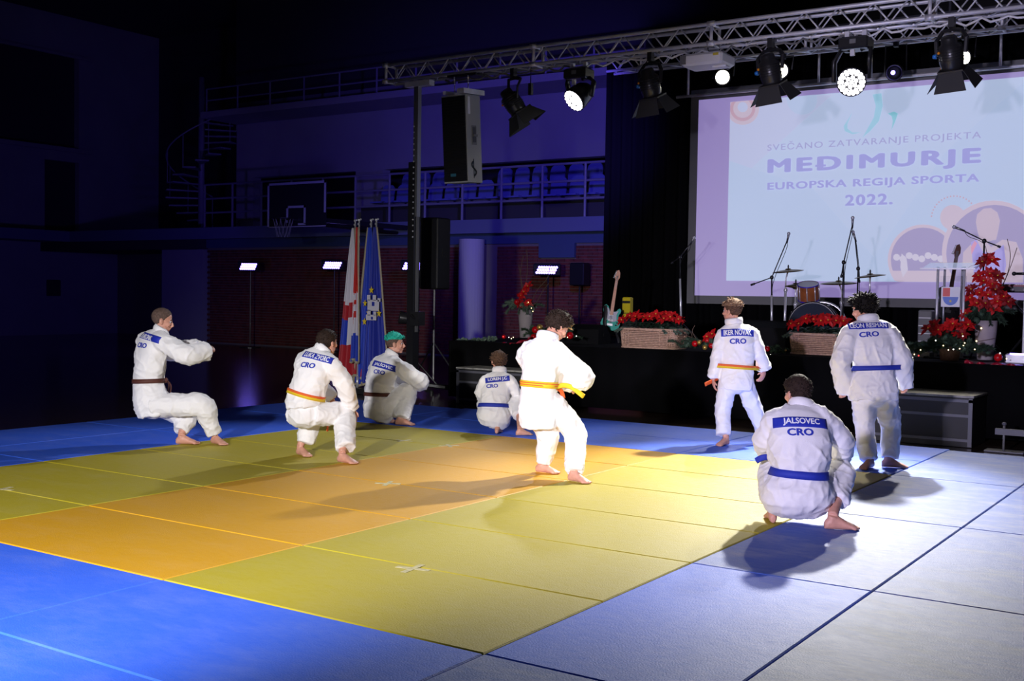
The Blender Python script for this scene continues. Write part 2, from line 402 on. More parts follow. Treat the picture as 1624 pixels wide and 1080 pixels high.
# backdrop drape and projection screen
dr = MB(); rings = []
for i in range(401):
    x = -7.0 + 12 * i / 400; y = 13.42 + .05 * math.sin(i * .9) + .02 * math.sin(i * .31)
    rings.append([V((x, y, .8)), V((x, y, 5.6)), V((x, y + .02, 5.6)), V((x, y + .02, .8))])
tag(dr.loft(rings).build('backdrop_curtain', M['drape'], None, True), 'black backdrop curtain behind the projection screen', 'curtain')
SY = 13.05

# ------------------------------------------------------------------ people
FH = V((CF.x, CF.y, 0)).normalized(); RH = V((CR.x, CR.y, 0)).normalized(); ZU = V((0, 0, 1))
def face(yaw): y = R(yaw); return FH * math.cos(y) + RH * math.sin(y)
def rightof(yaw): y = R(yaw); return RH * math.cos(y) - FH * math.sin(y)
def remesh(mb, vox, smooth, name='m'):
    me = mb.mesh(name); import bmesh
    bm = bmesh.new(); bm.from_mesh(me); bmesh.ops.recalc_face_normals(bm, faces=bm.faces); bm.to_mesh(me); bm.free()
    o = bpy.data.objects.new(name, me); COL.objects.link(o)
    m = o.modifiers.new('r', 'REMESH'); m.mode = 'VOXEL'; m.voxel_size = vox
    if smooth: s = o.modifiers.new('s', 'SMOOTH'); s.factor = .5; s.iterations = smooth
    dg = bpy.context.evaluated_depsgraph_get(); out = bpy.data.meshes.new_from_object(o.evaluated_get(dg))
    bpy.data.objects.remove(o); bpy.data.meshes.remove(me)
    return out
def wrinkle(me, amp, seed, fold=1., calm=()):
    off = V((seed * 3.7, seed * 1.3, seed * 2.1)); N = mnoise.noise
    cos = [v.co.copy() for v in me.vertices]; nrm = [v.normal.copy() for v in me.vertices]; out = []
    for c, n in zip(cos, nrm):
        p = c + off
        wv = N(p * 3.0) * .3
        h = N(V((p.x * 8 + wv * 4, p.y * 8, p.z * 5))) * 1.1
        r1 = 1 - abs(N(V((p.x * 7 + p.z * 5, p.y * 7 - p.z * 4, p.z * 6 + wv * 7)))) * 2.6
        r2 = 1 - abs(N(V((p.x * 11 - p.z * 6, p.y * 11 + p.z * 5, p.z * 8 - wv * 8 + 5)))) * 2.6
        h += (max(0, r1) ** 2 * .9 + max(0, r2) ** 2 * .5) * fold
        h += N(p * 26) * .16
        k = 1.
        for q, rad in calm: k = min(k, .12 + .88 * ss(rad * .75, rad * 1.35, (c - q).length))
        out.append(c + n * ((h - .35) * amp * k))
    me.vertices.foreach_set('co', [q for c in out for q in c])
    me.update()
def smoothshade(me): me.polygons.foreach_set('use_smooth', [True] * len(me.polygons))
def bvh_of(me): return BVHTree.FromPolygons([v.co.copy() for v in me.vertices], [tuple(p.vertices) for p in me.polygons])
M['eye'] = mat('eye_white', (.45, .42, .42, 1), .45)
M['iris'] = mat('iris_dark', (.02, .015, .01, 1), .2)
M['lip'] = mat('lip', srgb(170, 95, 85), .5)
def hair_mat(name, c): return mat(name, c, .75, spec=.2, vary=.35, vscale=60, bump=.4, bscale=180)
HB = {'dark': hair_mat('dark_brown_hair', srgb(44, 32, 26)), 'brown': hair_mat('brown_hair', srgb(84, 62, 48)), 'light': hair_mat('light_brown_hair', srgb(128, 100, 78)),
      'black': hair_mat('black_hair', srgb(24, 20, 17)), 'buzz': hair_mat('buzzed_hair', srgb(92, 74, 66)), 'teal': hair_mat('turquoise_hair', srgb(40, 170, 150)), 'tip': hair_mat('blond_tipped_hair', srgb(172, 142, 98))}

def hand_into(mb, wrist, d, palm, s=1., curl=.6, left=False):
    """palm, four unequal bent fingers and a thumb from the side of the palm"""
    d = d.normalized(); n = (palm - d * palm.dot(d)).normalized(); sd = d.cross(n) * (-1 if left else 1)
    c = wrist + d * .045 * s
    rot = Mx((sd, d, n)).transposed()
    mb.ell(c, (.038 * s, .052 * s, .016 * s), rot, 10, 8)
    for i, (x, L) in enumerate(((-.027, .062), (-.009, .074), (.009, .068), (.026, .052))):
        p = c + sd * x * s + d * .042 * s; a = .25 * curl; pts = [p - d * .02 * s, p]
        for seg in (.45, .32, .23):
            a += curl * .75; p = p + (d * math.cos(a) + n * math.sin(a)) * L * seg * s; pts.append(p)
        mb.tube(pts, [.0095 * s, .0098 * s, .0092 * s, .0085 * s, .007 * s], 7)
    p = c - sd * .03 * s - d * .022 * s; q = p - sd * .022 * s + d * .022 * s + n * .012 * s; q2 = q - sd * .004 * s + d * .026 * s + n * .014 * s
    mb.tube([p, q, q2], [.014 * s, .0115 * s, .008 * s], 7)

def foot_into(mb, heel, toe, s, lift=0.):
    d = toe - heel; d.z = 0; d.normalize(); sd = V((d.y, -d.x, 0)); L = .235 * s
    rings = []
    prof = [(0.0, .018, .026, .030), (.02, .028, .036, .034), (.06, .031, .046, .044), (.10, .032, .040, .038), (.14, .038, .028, .028), (.18, .042, .02, .02), (.20, .038, .014, .014)]
    for x, w_, hh, cz in prof:
        c = heel + d * x * s + ZU * (max(.003, cz - hh) + hh) * s
        c.z += lift * max(0, 1 - x / .16)
        rings.append([c + sd * w_ * s * math.cos(q) + ZU * hh * s * math.sin(q) for q in (2 * math.pi * j / 10 for j in range(10))])
    mb.loft(rings)
    for k, (x, L_, r_) in enumerate(((-.030, .222, .0135), (-.011, .228, .0105), (.006, .222, .0098), (.021, .212, .009), (.034, .198, .0088))):
        mb.tube([heel + d * .17 * s + sd * x * s + ZU * .016 * s, heel + d * (L_ - .012) * s + sd * x * 1.05 * s + ZU * .013 * s, heel + d * L_ * s + sd * x * 1.05 * s + ZU * .010 * s], [r_ * s, r_ * s, r_ * .7 * s], 8)
    a = heel + d * .052 * s + ZU * (.088 * s + lift)
    mb.tube([heel + d * .045 * s + ZU * (.045 * s + lift), a], [.031 * s, .033 * s], 10)
    return a

def head_into(mb, c, f, u, s):
    r = f.cross(u); rot = Mx((r, f, u)).transposed(); P = lambda x, y, z: c + (r * x + f * y + u * z) * s
    E = lambda x, y, z, a, b, d_: mb.ell(P(x, y, z), (a * s, b * s, d_ * s), rot, 16, 12)
    E(0, -.008, .030, .072, .090, .080); E(0, .018, -.012, .062, .068, .075); E(0, .028, -.048, .052, .058, .050)
    E(0, .066, -.084, .020, .020, .018); E(0, .070, .022, .046, .016, .013)
    for q in (-1, 1):
        E(q * .038, .058, -.022, .020, .024, .022); E(q * .046, .018, -.062, .014, .038, .026)
        mb.ell(P(q * .075, -.006, -.012), (.010 * s, .020 * s, .031 * s), rot @ Mx.Rotation(.25 * q, 3, 'Z') @ Mx.Rotation(.2, 3, 'X'), 10, 8)
    mb.tube([P(0, .080, .014), P(0, .094, -.008), P(0, .106, -.028), P(0, .094, -.036)], [.008 * s, .0095 * s, .013 * s, .012 * s], 8)
    E(0, .085, -.052, .022, .009, .007); E(0, .083, -.063, .019, .010, .008)
def hair_piece(c, f, u, s, thick, mask, seed, tuft=0, tlen=.03, tuft_up=.3, buzz=False):
    """scalp cap that sinks under the skin outside the hairline, plus tufts"""
    r = f.cross(u); mb = MB(); rd = random.Random(seed); n, m = 44, 30; rings = []
    def surf(t, q, extra=0):
        x, y, z = math.sin(t) * math.cos(q), math.sin(t) * math.sin(q), -math.cos(t)
        X, Y, Z = .0735 * x, -.008 + .0915 * y, .030 + .0815 * z
        k = mask(X, Y, Z); dn = mnoise.noise(V((x * 5, y * 5, z * 5 + seed))) * .35 + mnoise.noise(V((x * 14, y * 14, z * 14 + seed))) * (.12 if buzz else .35)
        h = (-.010 + k * (.010 + thick * (1 + dn))) + extra
        return c + (r * (X + x * h) + f * (Y + y * h) + u * (Z + z * h)) * s, k, (r * x + f * y + u * z)
    for i in range(1, m):
        rings.append([surf(math.pi * i / m, 2 * math.pi * j / n)[0] for j in range(n)])
    mb.loft(rings)
    for k in range(tuft):
        t = math.acos(rd.uniform(-1, .6)); t = math.pi - t if rd.random() < .8 else t; q = rd.uniform(0, 6.283)
        p, kk, nn = surf(t, q, -.004)
        if kk < .7: continue
        d = (nn * tuft_up + u * .35 * (.5 - rd.random()) + r * rd.uniform(-.5, .5) + f * rd.uniform(-.3, .6)).normalized()
        L = tlen * s * rd.uniform(.5, 1.2)
        mb.tube([p, p + (nn * .4 + d).normalized() * L * .5, p + d * L], [.008 * s, .006 * s, .0012 * s], 4)
    return mb
def ss(a, b, x): t = min(1, max(0, (x - a) / (b - a))); return t * t * (3 - 2 * t)
def mask_short(X, Y, Z):        # hairline: high at the brow, above the ears at the sides, nape at the back
    low = -.052 if Y < -.03 else (-.052 + (Y + .03) / .10 * .125 if Y < .07 else .073)
    if Y > .0 and Y < .02: low = min(low, .0)
    return ss(low - .004, low + .012, Z)
def mask_top(X, Y, Z): return ss(.040, .056, Z + .12 * max(0, -Y - .02))
PAT = {}
def person(label, base, ty, secs, head, armR, armL, legR, legL, belt, s=1., hips_y=None, cap=None, hairs=(), belt_sec=0, belt_cols=None, patch=None, cro=None,
           seed=1, handR=None, handL=None, hip_c=None, hip_w=.085, tails=True, amp=.0115, sleeve=(.078, .09, .08), leg=(.105, .095, .078), sleeveL=None, belt_h=.042, ext=.0, group='judo demonstrators on the mat', belt_px=()):
    d0 = (V(base) - CAM).dot(CF)
    J = lambda t: at(t[0], t[1], d=d0 + t[2])
    hips_y = ty if hips_y is None else hips_y
    root = thing('person', label, 'person', (base[0], base[1], 0), group)
    # --- torso sections from the hem up to the neck: (px, py, dd, half width, half depth[, tilt])
    cs = [J(q) for q in secs]; n = len(secs); rings = []; axes = []
    for i, q in enumerate(secs):
        t = (cs[min(i + 1, n - 1)] - cs[max(i - 1, 0)]).normalized()
        yw = hips_y + (ty - hips_y) * min(1, i / max(1, n - 3)); r = rightof(yw) + ZU * (q[5] if len(q) > 5 else 0)
        if i == 0: t = (t + ZU * .6).normalized()
        r = (r - t * r.dot(t)).normalized(); b = t.cross(r).normalized(); axes.append((r, b, t))
        ring = []
        for j in range(28):
            a = 2 * math.pi * j / 28; ca, sa = math.cos(a), math.sin(a); e = .82
            ring.append(cs[i] + r * q[3] * math.copysign(abs(ca) ** e, ca) + b * q[4] * math.copysign(abs(sa) ** e, sa))
        rings.append(ring)
    jk = MB().loft(rings)
    body = MB()
    hipm = J(hip_c) if hip_c else cs[1]
    rh = rightof(hips_y); fh = face(hips_y)
    body.tube([hipm, cs[belt_sec], cs[-2], cs[-1] + ZU * .01], [.09 * s, .085 * s, .07 * s, .05 * s], 12)
    hands = {}
    for side, arm, hnd in ((1, armR, handR), (-1, armL, handL)):
        sh, el, wr = (J(q) for q in arm[:3])
        sl = sleeve if side == 1 or sleeveL is None else sleeveL
        d2 = (wr - el).normalized()
        inn = cs[-2] + (sh - cs[-2]) * .35
        path = cr([inn, sh, sh.lerp(el, .5), el, el.lerp(wr, .6), wr + d2 * ext], 4); L = len(path)
        rad = [sl[0] + (sl[1] - sl[0]) * min(1, k / (L * .6)) if k < L * .6 else sl[1] + (sl[2] - sl[1]) * (k - L * .6) / (L * .4) for k in range(L)]
        jk.tube(path, [q * s for q in rad], 14)
        body.tube([sh, el, el.lerp(wr, .35), wr + d2 * .02], [.045 * s, .040 * s, .038 * s, .026 * s], 10)
        hd = J(hnd[0]) - wr if hnd else d2 * .1
        pn = V(hnd[1]) if hnd else (-ZU * .7 + face(ty) * .2)
        hand_into(body, wr + d2 * .02, hd, pn, s * .98, hnd[2] if hnd else .7, side == -1)
    # --- legs
    tr = MB()
    tr.ell(hipm, (.165 * s, .14 * s, .14 * s), Mx((rh, fh, ZU)).transposed(), 16, 12)
    tr.tube([hipm, cs[belt_sec]], [.13 * s, .12 * s], 14)
    lr = MB()
    for side, lg in ((1, legR), (-1, legL)):
        kn = J(lg['k']); heel = at(*lg['h'], z=0.); toe = at(*lg['t'], z=0.); ls = lg.get('r', leg)
        an = foot_into(body, heel, toe, s * lg.get('fs', 1.), lg.get('lift', 0))
        hp = hipm + rh * hip_w * side * s
        cuff = J(lg['c']) if 'c' in lg else kn.lerp(an, lg.get('cut', .86))
        if lg.get('cuff_on_shin', True):   # keep the cuff around the shin in depth
            best = min((kn.lerp(an, q / 20) for q in range(8, 21)), key=lambda p: abs((p - CAM).dot(CU) / (p - CAM).dot(CF) - (cuff - CAM).dot(CU) / (cuff - CAM).dot(CF)))
            cuff = CAM + (cuff - CAM) * ((best - CAM).dot(CF) / (cuff - CAM).dot(CF)); cuff = cuff.lerp(best, .35)
        path = cr([hp, hp.lerp(kn, .55), kn, kn.lerp(cuff, .5), cuff], 5); L = len(path)
        rad = [ls[0] + (ls[1] - ls[0]) * k / (L / 2) if k < L / 2 else ls[1] + (ls[2] - ls[1]) * (k - L / 2) / (L / 2) for k in range(L)]
        tr.tube(path, [q * s for q in rad], 14)
        body.tube([hp, kn, kn.lerp(an, .35), an], [.07 * s, .052 * s, .05 * s, .034 * s], 10)
    # --- neck and head
    hc = J(head['c']); f = face(head['yaw']); pit = R(head.get('pitch', 0)); fu = f * math.cos(pit) - ZU * math.sin(pit); u = (ZU * math.cos(pit) + f * math.sin(pit))
    rl = head.get('roll', 0)
    if rl: q = Mx.Rotation(R(rl), 3, fu); u = q @ u
    hs = head.get('s', 1.)
    body.tube([cs[-1] - ZU * .03, cs[-1].lerp(hc, .4) , hc - u * .03 * hs - fu * .015 * hs], [.056 * s, .052 * s, .052 * s], 12)
    head_into(body, hc, fu, u, hs)
    bme = remesh(body, .0065, 2, 'body'); bme.materials.append(M['skin']); smoothshade(bme)
    bo = link('body', bme, root)
    rr_ = fu.cross(u)
    for q in (-1, 1):
        e = MB().ell(hc + (rr_ * q * .030 + fu * .0715 + u * .003) * hs, (.0115 * hs,) * 3, None, 10, 8).build('eye', M['eye'], bo, True)
        MB().ell(hc + (rr_ * q * .031 + fu * .0795 + u * .002) * hs, (.0055 * hs,) * 3, None, 8, 6).build('iris', M['iris'], bo, True)
    for nm, mt, hm in hairs:
        if nm == 'eyebrow': continue
        hm(hc, fu, u, hs).build(nm, mt, root, True)
    ebm = hairs[0][1] if hairs else HB['dark']
    for q in (-1, 1):
        MB().tube([hc + (rr_ * q * x + fu * y + u * z) * hs for x, y, z in ((.014, .0875, .02), (.032, .083, .026), (.047, .070, .02))], [.004 * hs] * 3, 6).build('eyebrow', ebm, root, True)
    # --- cloth
    jme = remesh(jk, .010, 6, 'jacket'); B0 = bvh_of(jme); calm = []
    for q in (patch, cro):
        if q:
            hq = B0.ray_cast(CAM, (at(q['c'][0], q['c'][1], d=1) - CAM).normalized())
            if hq[0] is not None: calm.append((hq[0], q['d'][0] * .5))
    wrinkle(jme, amp, seed, 1., calm); smoothshade(jme); jme.materials.append(M['gi'])
    jo = link('jacket', jme, root); B = bvh_of(jme)
    tme = remesh(tr, .010, 6, 'trousers'); wrinkle(tme, amp * .9, seed + 9); smoothshade(tme); tme.materials.append(M['gi_pants'])
    link('trousers', tme, root)
    # collar band round the neck, lapels down to the belt
    r, b, t = axes[-1]; nr = secs[-1][3] + .012; nd = secs[-1][4] + .012
    if b.dot(face(ty)) < 0: b = -b
    ring = [cs[-1] + r * nr * math.cos(a) + b * nd * math.sin(a) + t * (.012 - .035 * max(0, math.sin(a))) for a in (2 * math.pi * k / 28 for k in range(28))]
    MB().tube(ring, .014, 8, 2.3, t, closed=True).build('collar', M['gi'], root, True)
    bs = belt_sec; ctr = cs[bs]; r, b, t = axes[bs]
    if b.dot(face(ty)) < 0: b = -b
    for sgn in (-1, 1):
        pts = []; prev = None
        for k in range(9):
            q = k / 8; p = (cs[-1] + axes[-1][0] * nr * sgn * (1 - q)).lerp(ctr + r * .03 * -sgn, q) + b * .5
            h = B.ray_cast(p, -b)
            base_p = p - b * .5
            if h[0] is not None and abs((h[0] - base_p).dot(b)) < .19: pts.append(h[0] + b * .004)
            elif pts: pts.append(base_p + b * (pts[-1] - prev).dot(b) if prev is not None else pts[-1])
            prev = base_p
        if len(pts) > 2: MB().tube(pts, .006, 8, 3.6, r).build('lapel', M['gi'], root, True)
    # belt: cast round the waist
    def ring_at(h, off):
        out = []
        for k in range(48):
            a = 2 * math.pi * k / 48; dv = r * math.cos(a) + b * math.sin(a); p = ctr + t * h + dv * .6
            hit = B.ray_cast(p, -dv); q = hit[0] if hit[0] is not None and (hit[0] - ctr).length < .34 else ctr + t * h + dv * .15
            out.append((q - ctr).dot(dv))
        for _ in range(3): out = [(out[k - 1] + out[k] + out[(k + 1) % 48]) / 3 for k in range(48)]
        return [ctr + t * h + (r * math.cos(2 * math.pi * k / 48) + b * math.sin(2 * math.pi * k / 48)) * (out[k] + off) for k in range(48)]
    bands = belt_cols or [(belt, -.5, .5)]
    bob = None
    for k, (bm_, h0, h1) in enumerate(bands):
        o_ = .012 + .003 * k
        lo, hi = ring_at(h0 * belt_h * 1.0, o_), ring_at(h1 * belt_h, o_); lo2, hi2 = ring_at(h0 * belt_h, -.01), ring_at(h1 * belt_h, -.01)
        ob = MB().loft([lo2, lo, hi, hi2], False, True).build('belt' if k == 0 else 'belt_stripe', bm_, root if k == 0 else bob, True)
        if k == 0: bob = ob
    fk = max(ring_at(0, .012), key=lambda p: (p - ctr).dot(b))
    MB().ell(fk + b * .012, (.035, .022, .026), Mx((r, b, t)).transposed(), 10, 8).build('belt_knot', bands[0][0], bob, True)
    if tails:
        for sgn in (-1, 1):
            p0 = fk + b * .02; pts = cr([p0, p0 + r * .05 * sgn + b * .03 - ZU * .05, p0 + r * .08 * sgn + b * .02 - ZU * .14, p0 + r * .10 * sgn + b * .03 - ZU * .22], 4)
            MB().tube(pts, .005, 8, 4., r).build('belt_tail', bands[0][0], bob, True)
    for pl in belt_px:
        MB().tube(cr([J(q) for q in pl], 4), .0045, 8, 4.6, ZU).build('belt_tail', bands[min(len(pl) % 2, len(bands) - 1)][0], bob, True)
    # name patch, its lettering and the country letters on the back
    def wrap(cpx, dims, kind, words=None, off=.003, tilt=0., mtl=None, parent=None, name='name_patch', bold=.02):
        d = (at(cpx[0], cpx[1], d=1) - CAM).normalized(); h = B.ray_cast(CAM, d)
        if h[0] is None: print('no hit', label, cpx); return None
        c = h[0]; nn = V((0, 0, 0))
        for i in range(-2, 3):
            for j in range(-2, 3):
                hh = B.find_nearest(c + rightof(ty) * i * .04 + ZU * j * .015); nn += hh[1]
        nn = (nn.normalized() * .5 - face(ty) * .5).normalized(); nn.normalize()
        rt = rightof(ty) + ZU * tilt; rt = (rt - nn * rt.dot(nn)).normalized(); up = nn.cross(rt)
        if up.z < 0: up = -up
        def proj(x, y, o_):
            p = c + rt * x + up * y + nn * .35; hq = B.ray_cast(p, -nn)
            q = hq[0] if hq[0] is not None and hq[3] < .55 else (c + rt * x + up * y)
            return q + nn * o_ * .7 + (hq[1] if hq[0] is not None else nn) * o_ * .3
        W, H = dims
        if kind == 'patch':
            NX, NY = 22, 6; vs = [proj(W * (i / NX - .5), H * (j / NY - .5), o_) for o_ in (.001, off) for j in range(NY + 1) for i in range(NX + 1)]; fs = []
            g = lambda l, i, j: l * (NX + 1) * (NY + 1) + j * (NX + 1) + i
            for j in range(NY):
                for i in range(NX): fs.append((g(1, i, j), g(1, i + 1, j), g(1, i + 1, j + 1), g(1, i, j + 1)))
            for i in range(NX): fs += [(g(0, i, 0), g(0, i + 1, 0), g(1, i + 1, 0), g(1, i, 0)), (g(0, i, NY), g(1, i, NY), g(1, i + 1, NY), g(0, i + 1, NY))]
            for j in range(NY): fs += [(g(0, 0, j), g(1, 0, j), g(1, 0, j + 1), g(0, 0, j + 1)), (g(0, NX, j), g(0, NX, j + 1), g(1, NX, j + 1), g(1, NX, j))]
            return MB().add(vs, fs).build(name, mtl, parent, True)
        me = text_mesh(words, 1., 0., fat=bold); xs = [v.co.x for v in me.vertices]; ys = [v.co.y for v in me.vertices]
        sx = W / (max(xs) - min(xs)); sy = H / (max(ys) - min(ys)); cx = (max(xs) + min(xs)) / 2; cy = (max(ys) + min(ys)) / 2
        for v in me.vertices: v.co = proj((v.co.x - cx) * sx, (v.co.y - cy) * sy, off + v.co.z * .3)
        me.materials.append(mtl); me.update()
        return link(name, me, parent)
    if patch:
        po = wrap(patch['c'], patch['d'], 'patch', off=.004, tilt=patch.get('tilt', 0), mtl=M['patch'], parent=root)
        if po: wrap(patch.get('tc', patch['c']), (patch['d'][0] * patch.get('fx', .78), patch['d'][1] * .74), 'text', patch['w'], .008, patch.get('tilt', 0), M['print_white'], po, 'lettering', .03)
    if cro: wrap(cro['c'], cro['d'], 'text', 'CRO', .004, cro.get('tilt', 0), M['print_blue'], root, 'lettering', .042)
    return dict(root=root, J=J, B=B, cs=cs, axes=axes, fk=fk)
BLUE = mat('blue_belt', srgb(30, 50, 165), .7, bump=.2, bscale=200); BROWN = mat('brown_belt', srgb(84, 42, 32), .7, bump=.2, bscale=200)
YEL = mat('yellow_belt', srgb(222, 188, 30), .7, bump=.2, bscale=200); ORG = mat('orange_belt', srgb(226, 96, 36), .7, bump=.2, bscale=200)
def H(thick, mask, seed, **k): return lambda c, f, u, s: hair_piece(c, f, u, s, thick, mask, seed, **k)
G = lambda px, py: tuple(at(px, py, z=0))
person('buzz-cut boy leaning back, white judo suit and brown belt, leftmost on the mats', G(318, 705), 48,
       [(247, 659, 0, .165, .155, .05), (243, 643, 0, .195, .175), (238, 625, 0, .175, .16), (235, 604, 0, .150, .125, .06), (237, 585, 0, .175, .135), (239, 563, 0, .195, .135), (243, 545, 0, .185, .12), (252, 532, 0, .105, .085), (256, 525, 0, .062, .06)],
       dict(c=(257, 508, 0), yaw=72, pitch=14, s=1.04), ((258, 543, -.14), (295, 562, -.16), (330, 557, .02)), ((231, 543, .13), (270, 557, .28), (318, 552, .16)),
       dict(k=(322, 643, -.08), h=(336, 703.5), t=(367, 709), c=(339, 688, 0)), dict(k=(296, 662, .12), h=(279, 704.5), t=(311, 705), c=(283, 685, 0)),
       BROWN, 1.0, 78, belt_sec=3, hip_c=(243, 640, 0), hairs=(('hair', HB['buzz'], H(.003, mask_short, 1, buzz=True)),),
       patch=dict(c=(238, 535), d=(.34, .066), w='DURONIC', tilt=-.1, tc=(233, 534.5), fx=.62), cro=dict(c=(225, 547.5), d=(.16, .05), tilt=-.02), seed=1, sleeve=(.085, .098, .084), leg=(.115, .105, .068),
       handR=((318, 549, .1), (0, 0, -1), 1.2))
person('dark-haired boy half squatting in white judo suit, yellow and orange belt, left of the flags', G(515, 728), 26,
       [(486, 645, 0, .15, .16, -.16), (484, 636, 0, .165, .165, -.12), (486, 626, 0, .150, .135, -.16), (492, 606, 0, .165, .13, -.06), (496, 588, 0, .175, .13), (500, 573, 0.03, .165, .11), (506, 562, .05, .095, .08), (511, 556, .06, .06, .058)],
       dict(c=(519, 543, .09), yaw=38, pitch=4, s=1.0), ((524, 577, -.06), (548, 612, .0), (557, 647, .12)), ((480, 574, .12), (500, 608, .36), (526, 634, .36)),
       dict(k=(546, 657, .1), h=(536, 733), t=(565, 737), c=(552, 711, 0)), dict(k=(492, 668, .25), h=(472, 721), t=(503, 729), c=(489, 703, 0)),
       YEL, .97, 30, belt_sec=2, hip_c=(483, 655, 0), hairs=(('hair', HB['dark'], H(.009, mask_short, 2, tuft=300, tlen=.014)),),
       belt_cols=[(YEL, -.5, .5), (ORG, .05, .52)], patch=dict(c=(503, 566), d=(.30, .062), w='LUKA ZVORC', tilt=-.16, fx=.84), cro=dict(c=(488, 579), d=(.145, .05), tilt=-.06), belt_px=[[(520, 640, .3), (521, 660, .3), (519, 684, .28)]],
       seed=2, sleeve=(.078, .088, .07), leg=(.115, .1, .09), tails=False, hip_w=.1)
person('squatting boy with turquoise hair, white judo suit and brown belt, beside the flags', G(618, 672), 33,
       [(596, 665, 0, .13, .13), (603, 652, 0, .19, .185), (602, 640, 0, .195, .18), (600, 625, 0, .155, .135), (603, 608, 0, .165, .14), (607, 591, .02, .175, .135), (611, 578, .04, .165, .115), (617, 569, .06, .10, .08), (621, 563, .07, .062, .06)],
       dict(c=(626, 545, .08), yaw=82, pitch=0, s=1.06), ((631, 581, -.1), (666, 606, -.02), (662, 608, .2)), ((596, 583, .11), (625, 600, .36), (650, 603, .3)),
       dict(k=(647, 620, .0), h=(627, 674), t=(650, 675), c=(638, 664, 0), cuff_on_shin=True), dict(k=(626, 618, .3), h=(601, 672), t=(622, 671.5), c=(612, 664, 0)),
       BROWN, 1.0, 60, belt_sec=3, hip_c=(600, 647, 0), hairs=(('undercut', HB['buzz'], H(.003, mask_short, 3, buzz=True)), ('hair', HB['teal'], H(.016, mask_top, 4, tuft=260, tlen=.03))),
       patch=dict(c=(608, 580), d=(.32, .068), w='JALŠOVEC', tilt=-.17), cro=dict(c=(601, 590), d=(.145, .05), tilt=-.1), seed=3, sleeve=(.08, .1, .085), leg=(.115, .1, .098), tails=False)
person('small squatting boy, white judo suit and blue belt, before the left black step box', G(800, 686), -6,
       [(780, 676, 0, .125, .12), (783, 667, 0, .175, .165), (784, 655, 0, .185, .17), (783, 643, 0, .145, .125), (785, 625, .02, .15, .12), (788, 611, .04, .15, .115), (790, 602, .05, .14, .10), (792, 594, .07, .085, .07), (792, 589, .08, .055, .052)],
       dict(c=(791, 573, .1), yaw=-14, pitch=8, s=.97), ((808, 603, .0), (818, 622, .12), (824, 636, .3)), ((770, 604, .02), (763, 622, .06), (770, 640, .25)),
       dict(k=(823, 637, .12), h=(818, 691), t=(845, 690.5), c=(823, 660, 0), fs=1.0), dict(k=(770, 640, .28), h=(787, 688.5), t=(796, 684), c=(783, 672, 0)),
       BLUE, .84, -6, belt_sec=3, hip_c=(784, 658, 0), hairs=(('hair', HB['brown'], H(.011, mask_short, 5, tuft=320, tlen=.024)),),
       patch=dict(c=(789, 601.5), d=(.26, .058), w='LOREN J.C', tilt=.10), cro=dict(c=(780.5, 612), d=(.125, .042), tilt=.05), seed=4, sleeve=(.07, .08, .075), leg=(.12, .105, .085), tails=False, amp=.010)
p5 = person('boy in plain white judo jacket without lettering, yellow belt with orange stripes', G(885, 756), 24,
       [(856, 678, 0, .152, .13, -.03), (855, 655, 0, .158, .135), (854, 632, 0, .155, .13), (854, 609, 0, .138, .115, -.18), (857, 590, 0, .158, .125, -.06), (858, 573, 0, .175, .13), (861, 558, .02, .165, .115), (866, 544, .04, .10, .085), (868, 536, .05, .07, .066)],
       dict(c=(885, 517, .12), yaw=58, pitch=38, s=1.0), ((888, 562, -.05), (924, 598, .02), (899, 606, .22)), ((836, 561, .1), (858, 598, .34), (888, 608, .30)),
       dict(k=(912, 685, .05), h=(902, 762.5), t=(927, 767), c=(913, 749, 0)), dict(k=(869, 688, .12), h=(850, 748.5), t=(881, 752), c=(863, 733, 0)),
       YEL, .97, 24, belt_sec=3, hip_c=(862, 640, .02), hairs=(('hair', HB['dark'], H(.02, mask_short, 6, tuft=420, tlen=.03)), ('fringe', HB['tip'], H(.021, lambda X, Y, Z: ss(.05, .075, Y) * ss(.03, .05, Z), 7, tuft=260, tlen=.034))),
       belt_cols=[(YEL, -.5, .5), (ORG, -.22, -.06), (ORG, .1, .26)], belt_px=[[(882, 614, -.02), (894, 611, .0), (908, 615, .02), (926, 629, .05)], [(882, 614, 0), (890, 620, .05), (893, 632, .06)]], seed=5, sleeve=(.08, .106, .09), leg=(.112, .1, .07), tails=False, belt_h=.052, handR=((893, 603, .28), (0, 0, -1), .9))
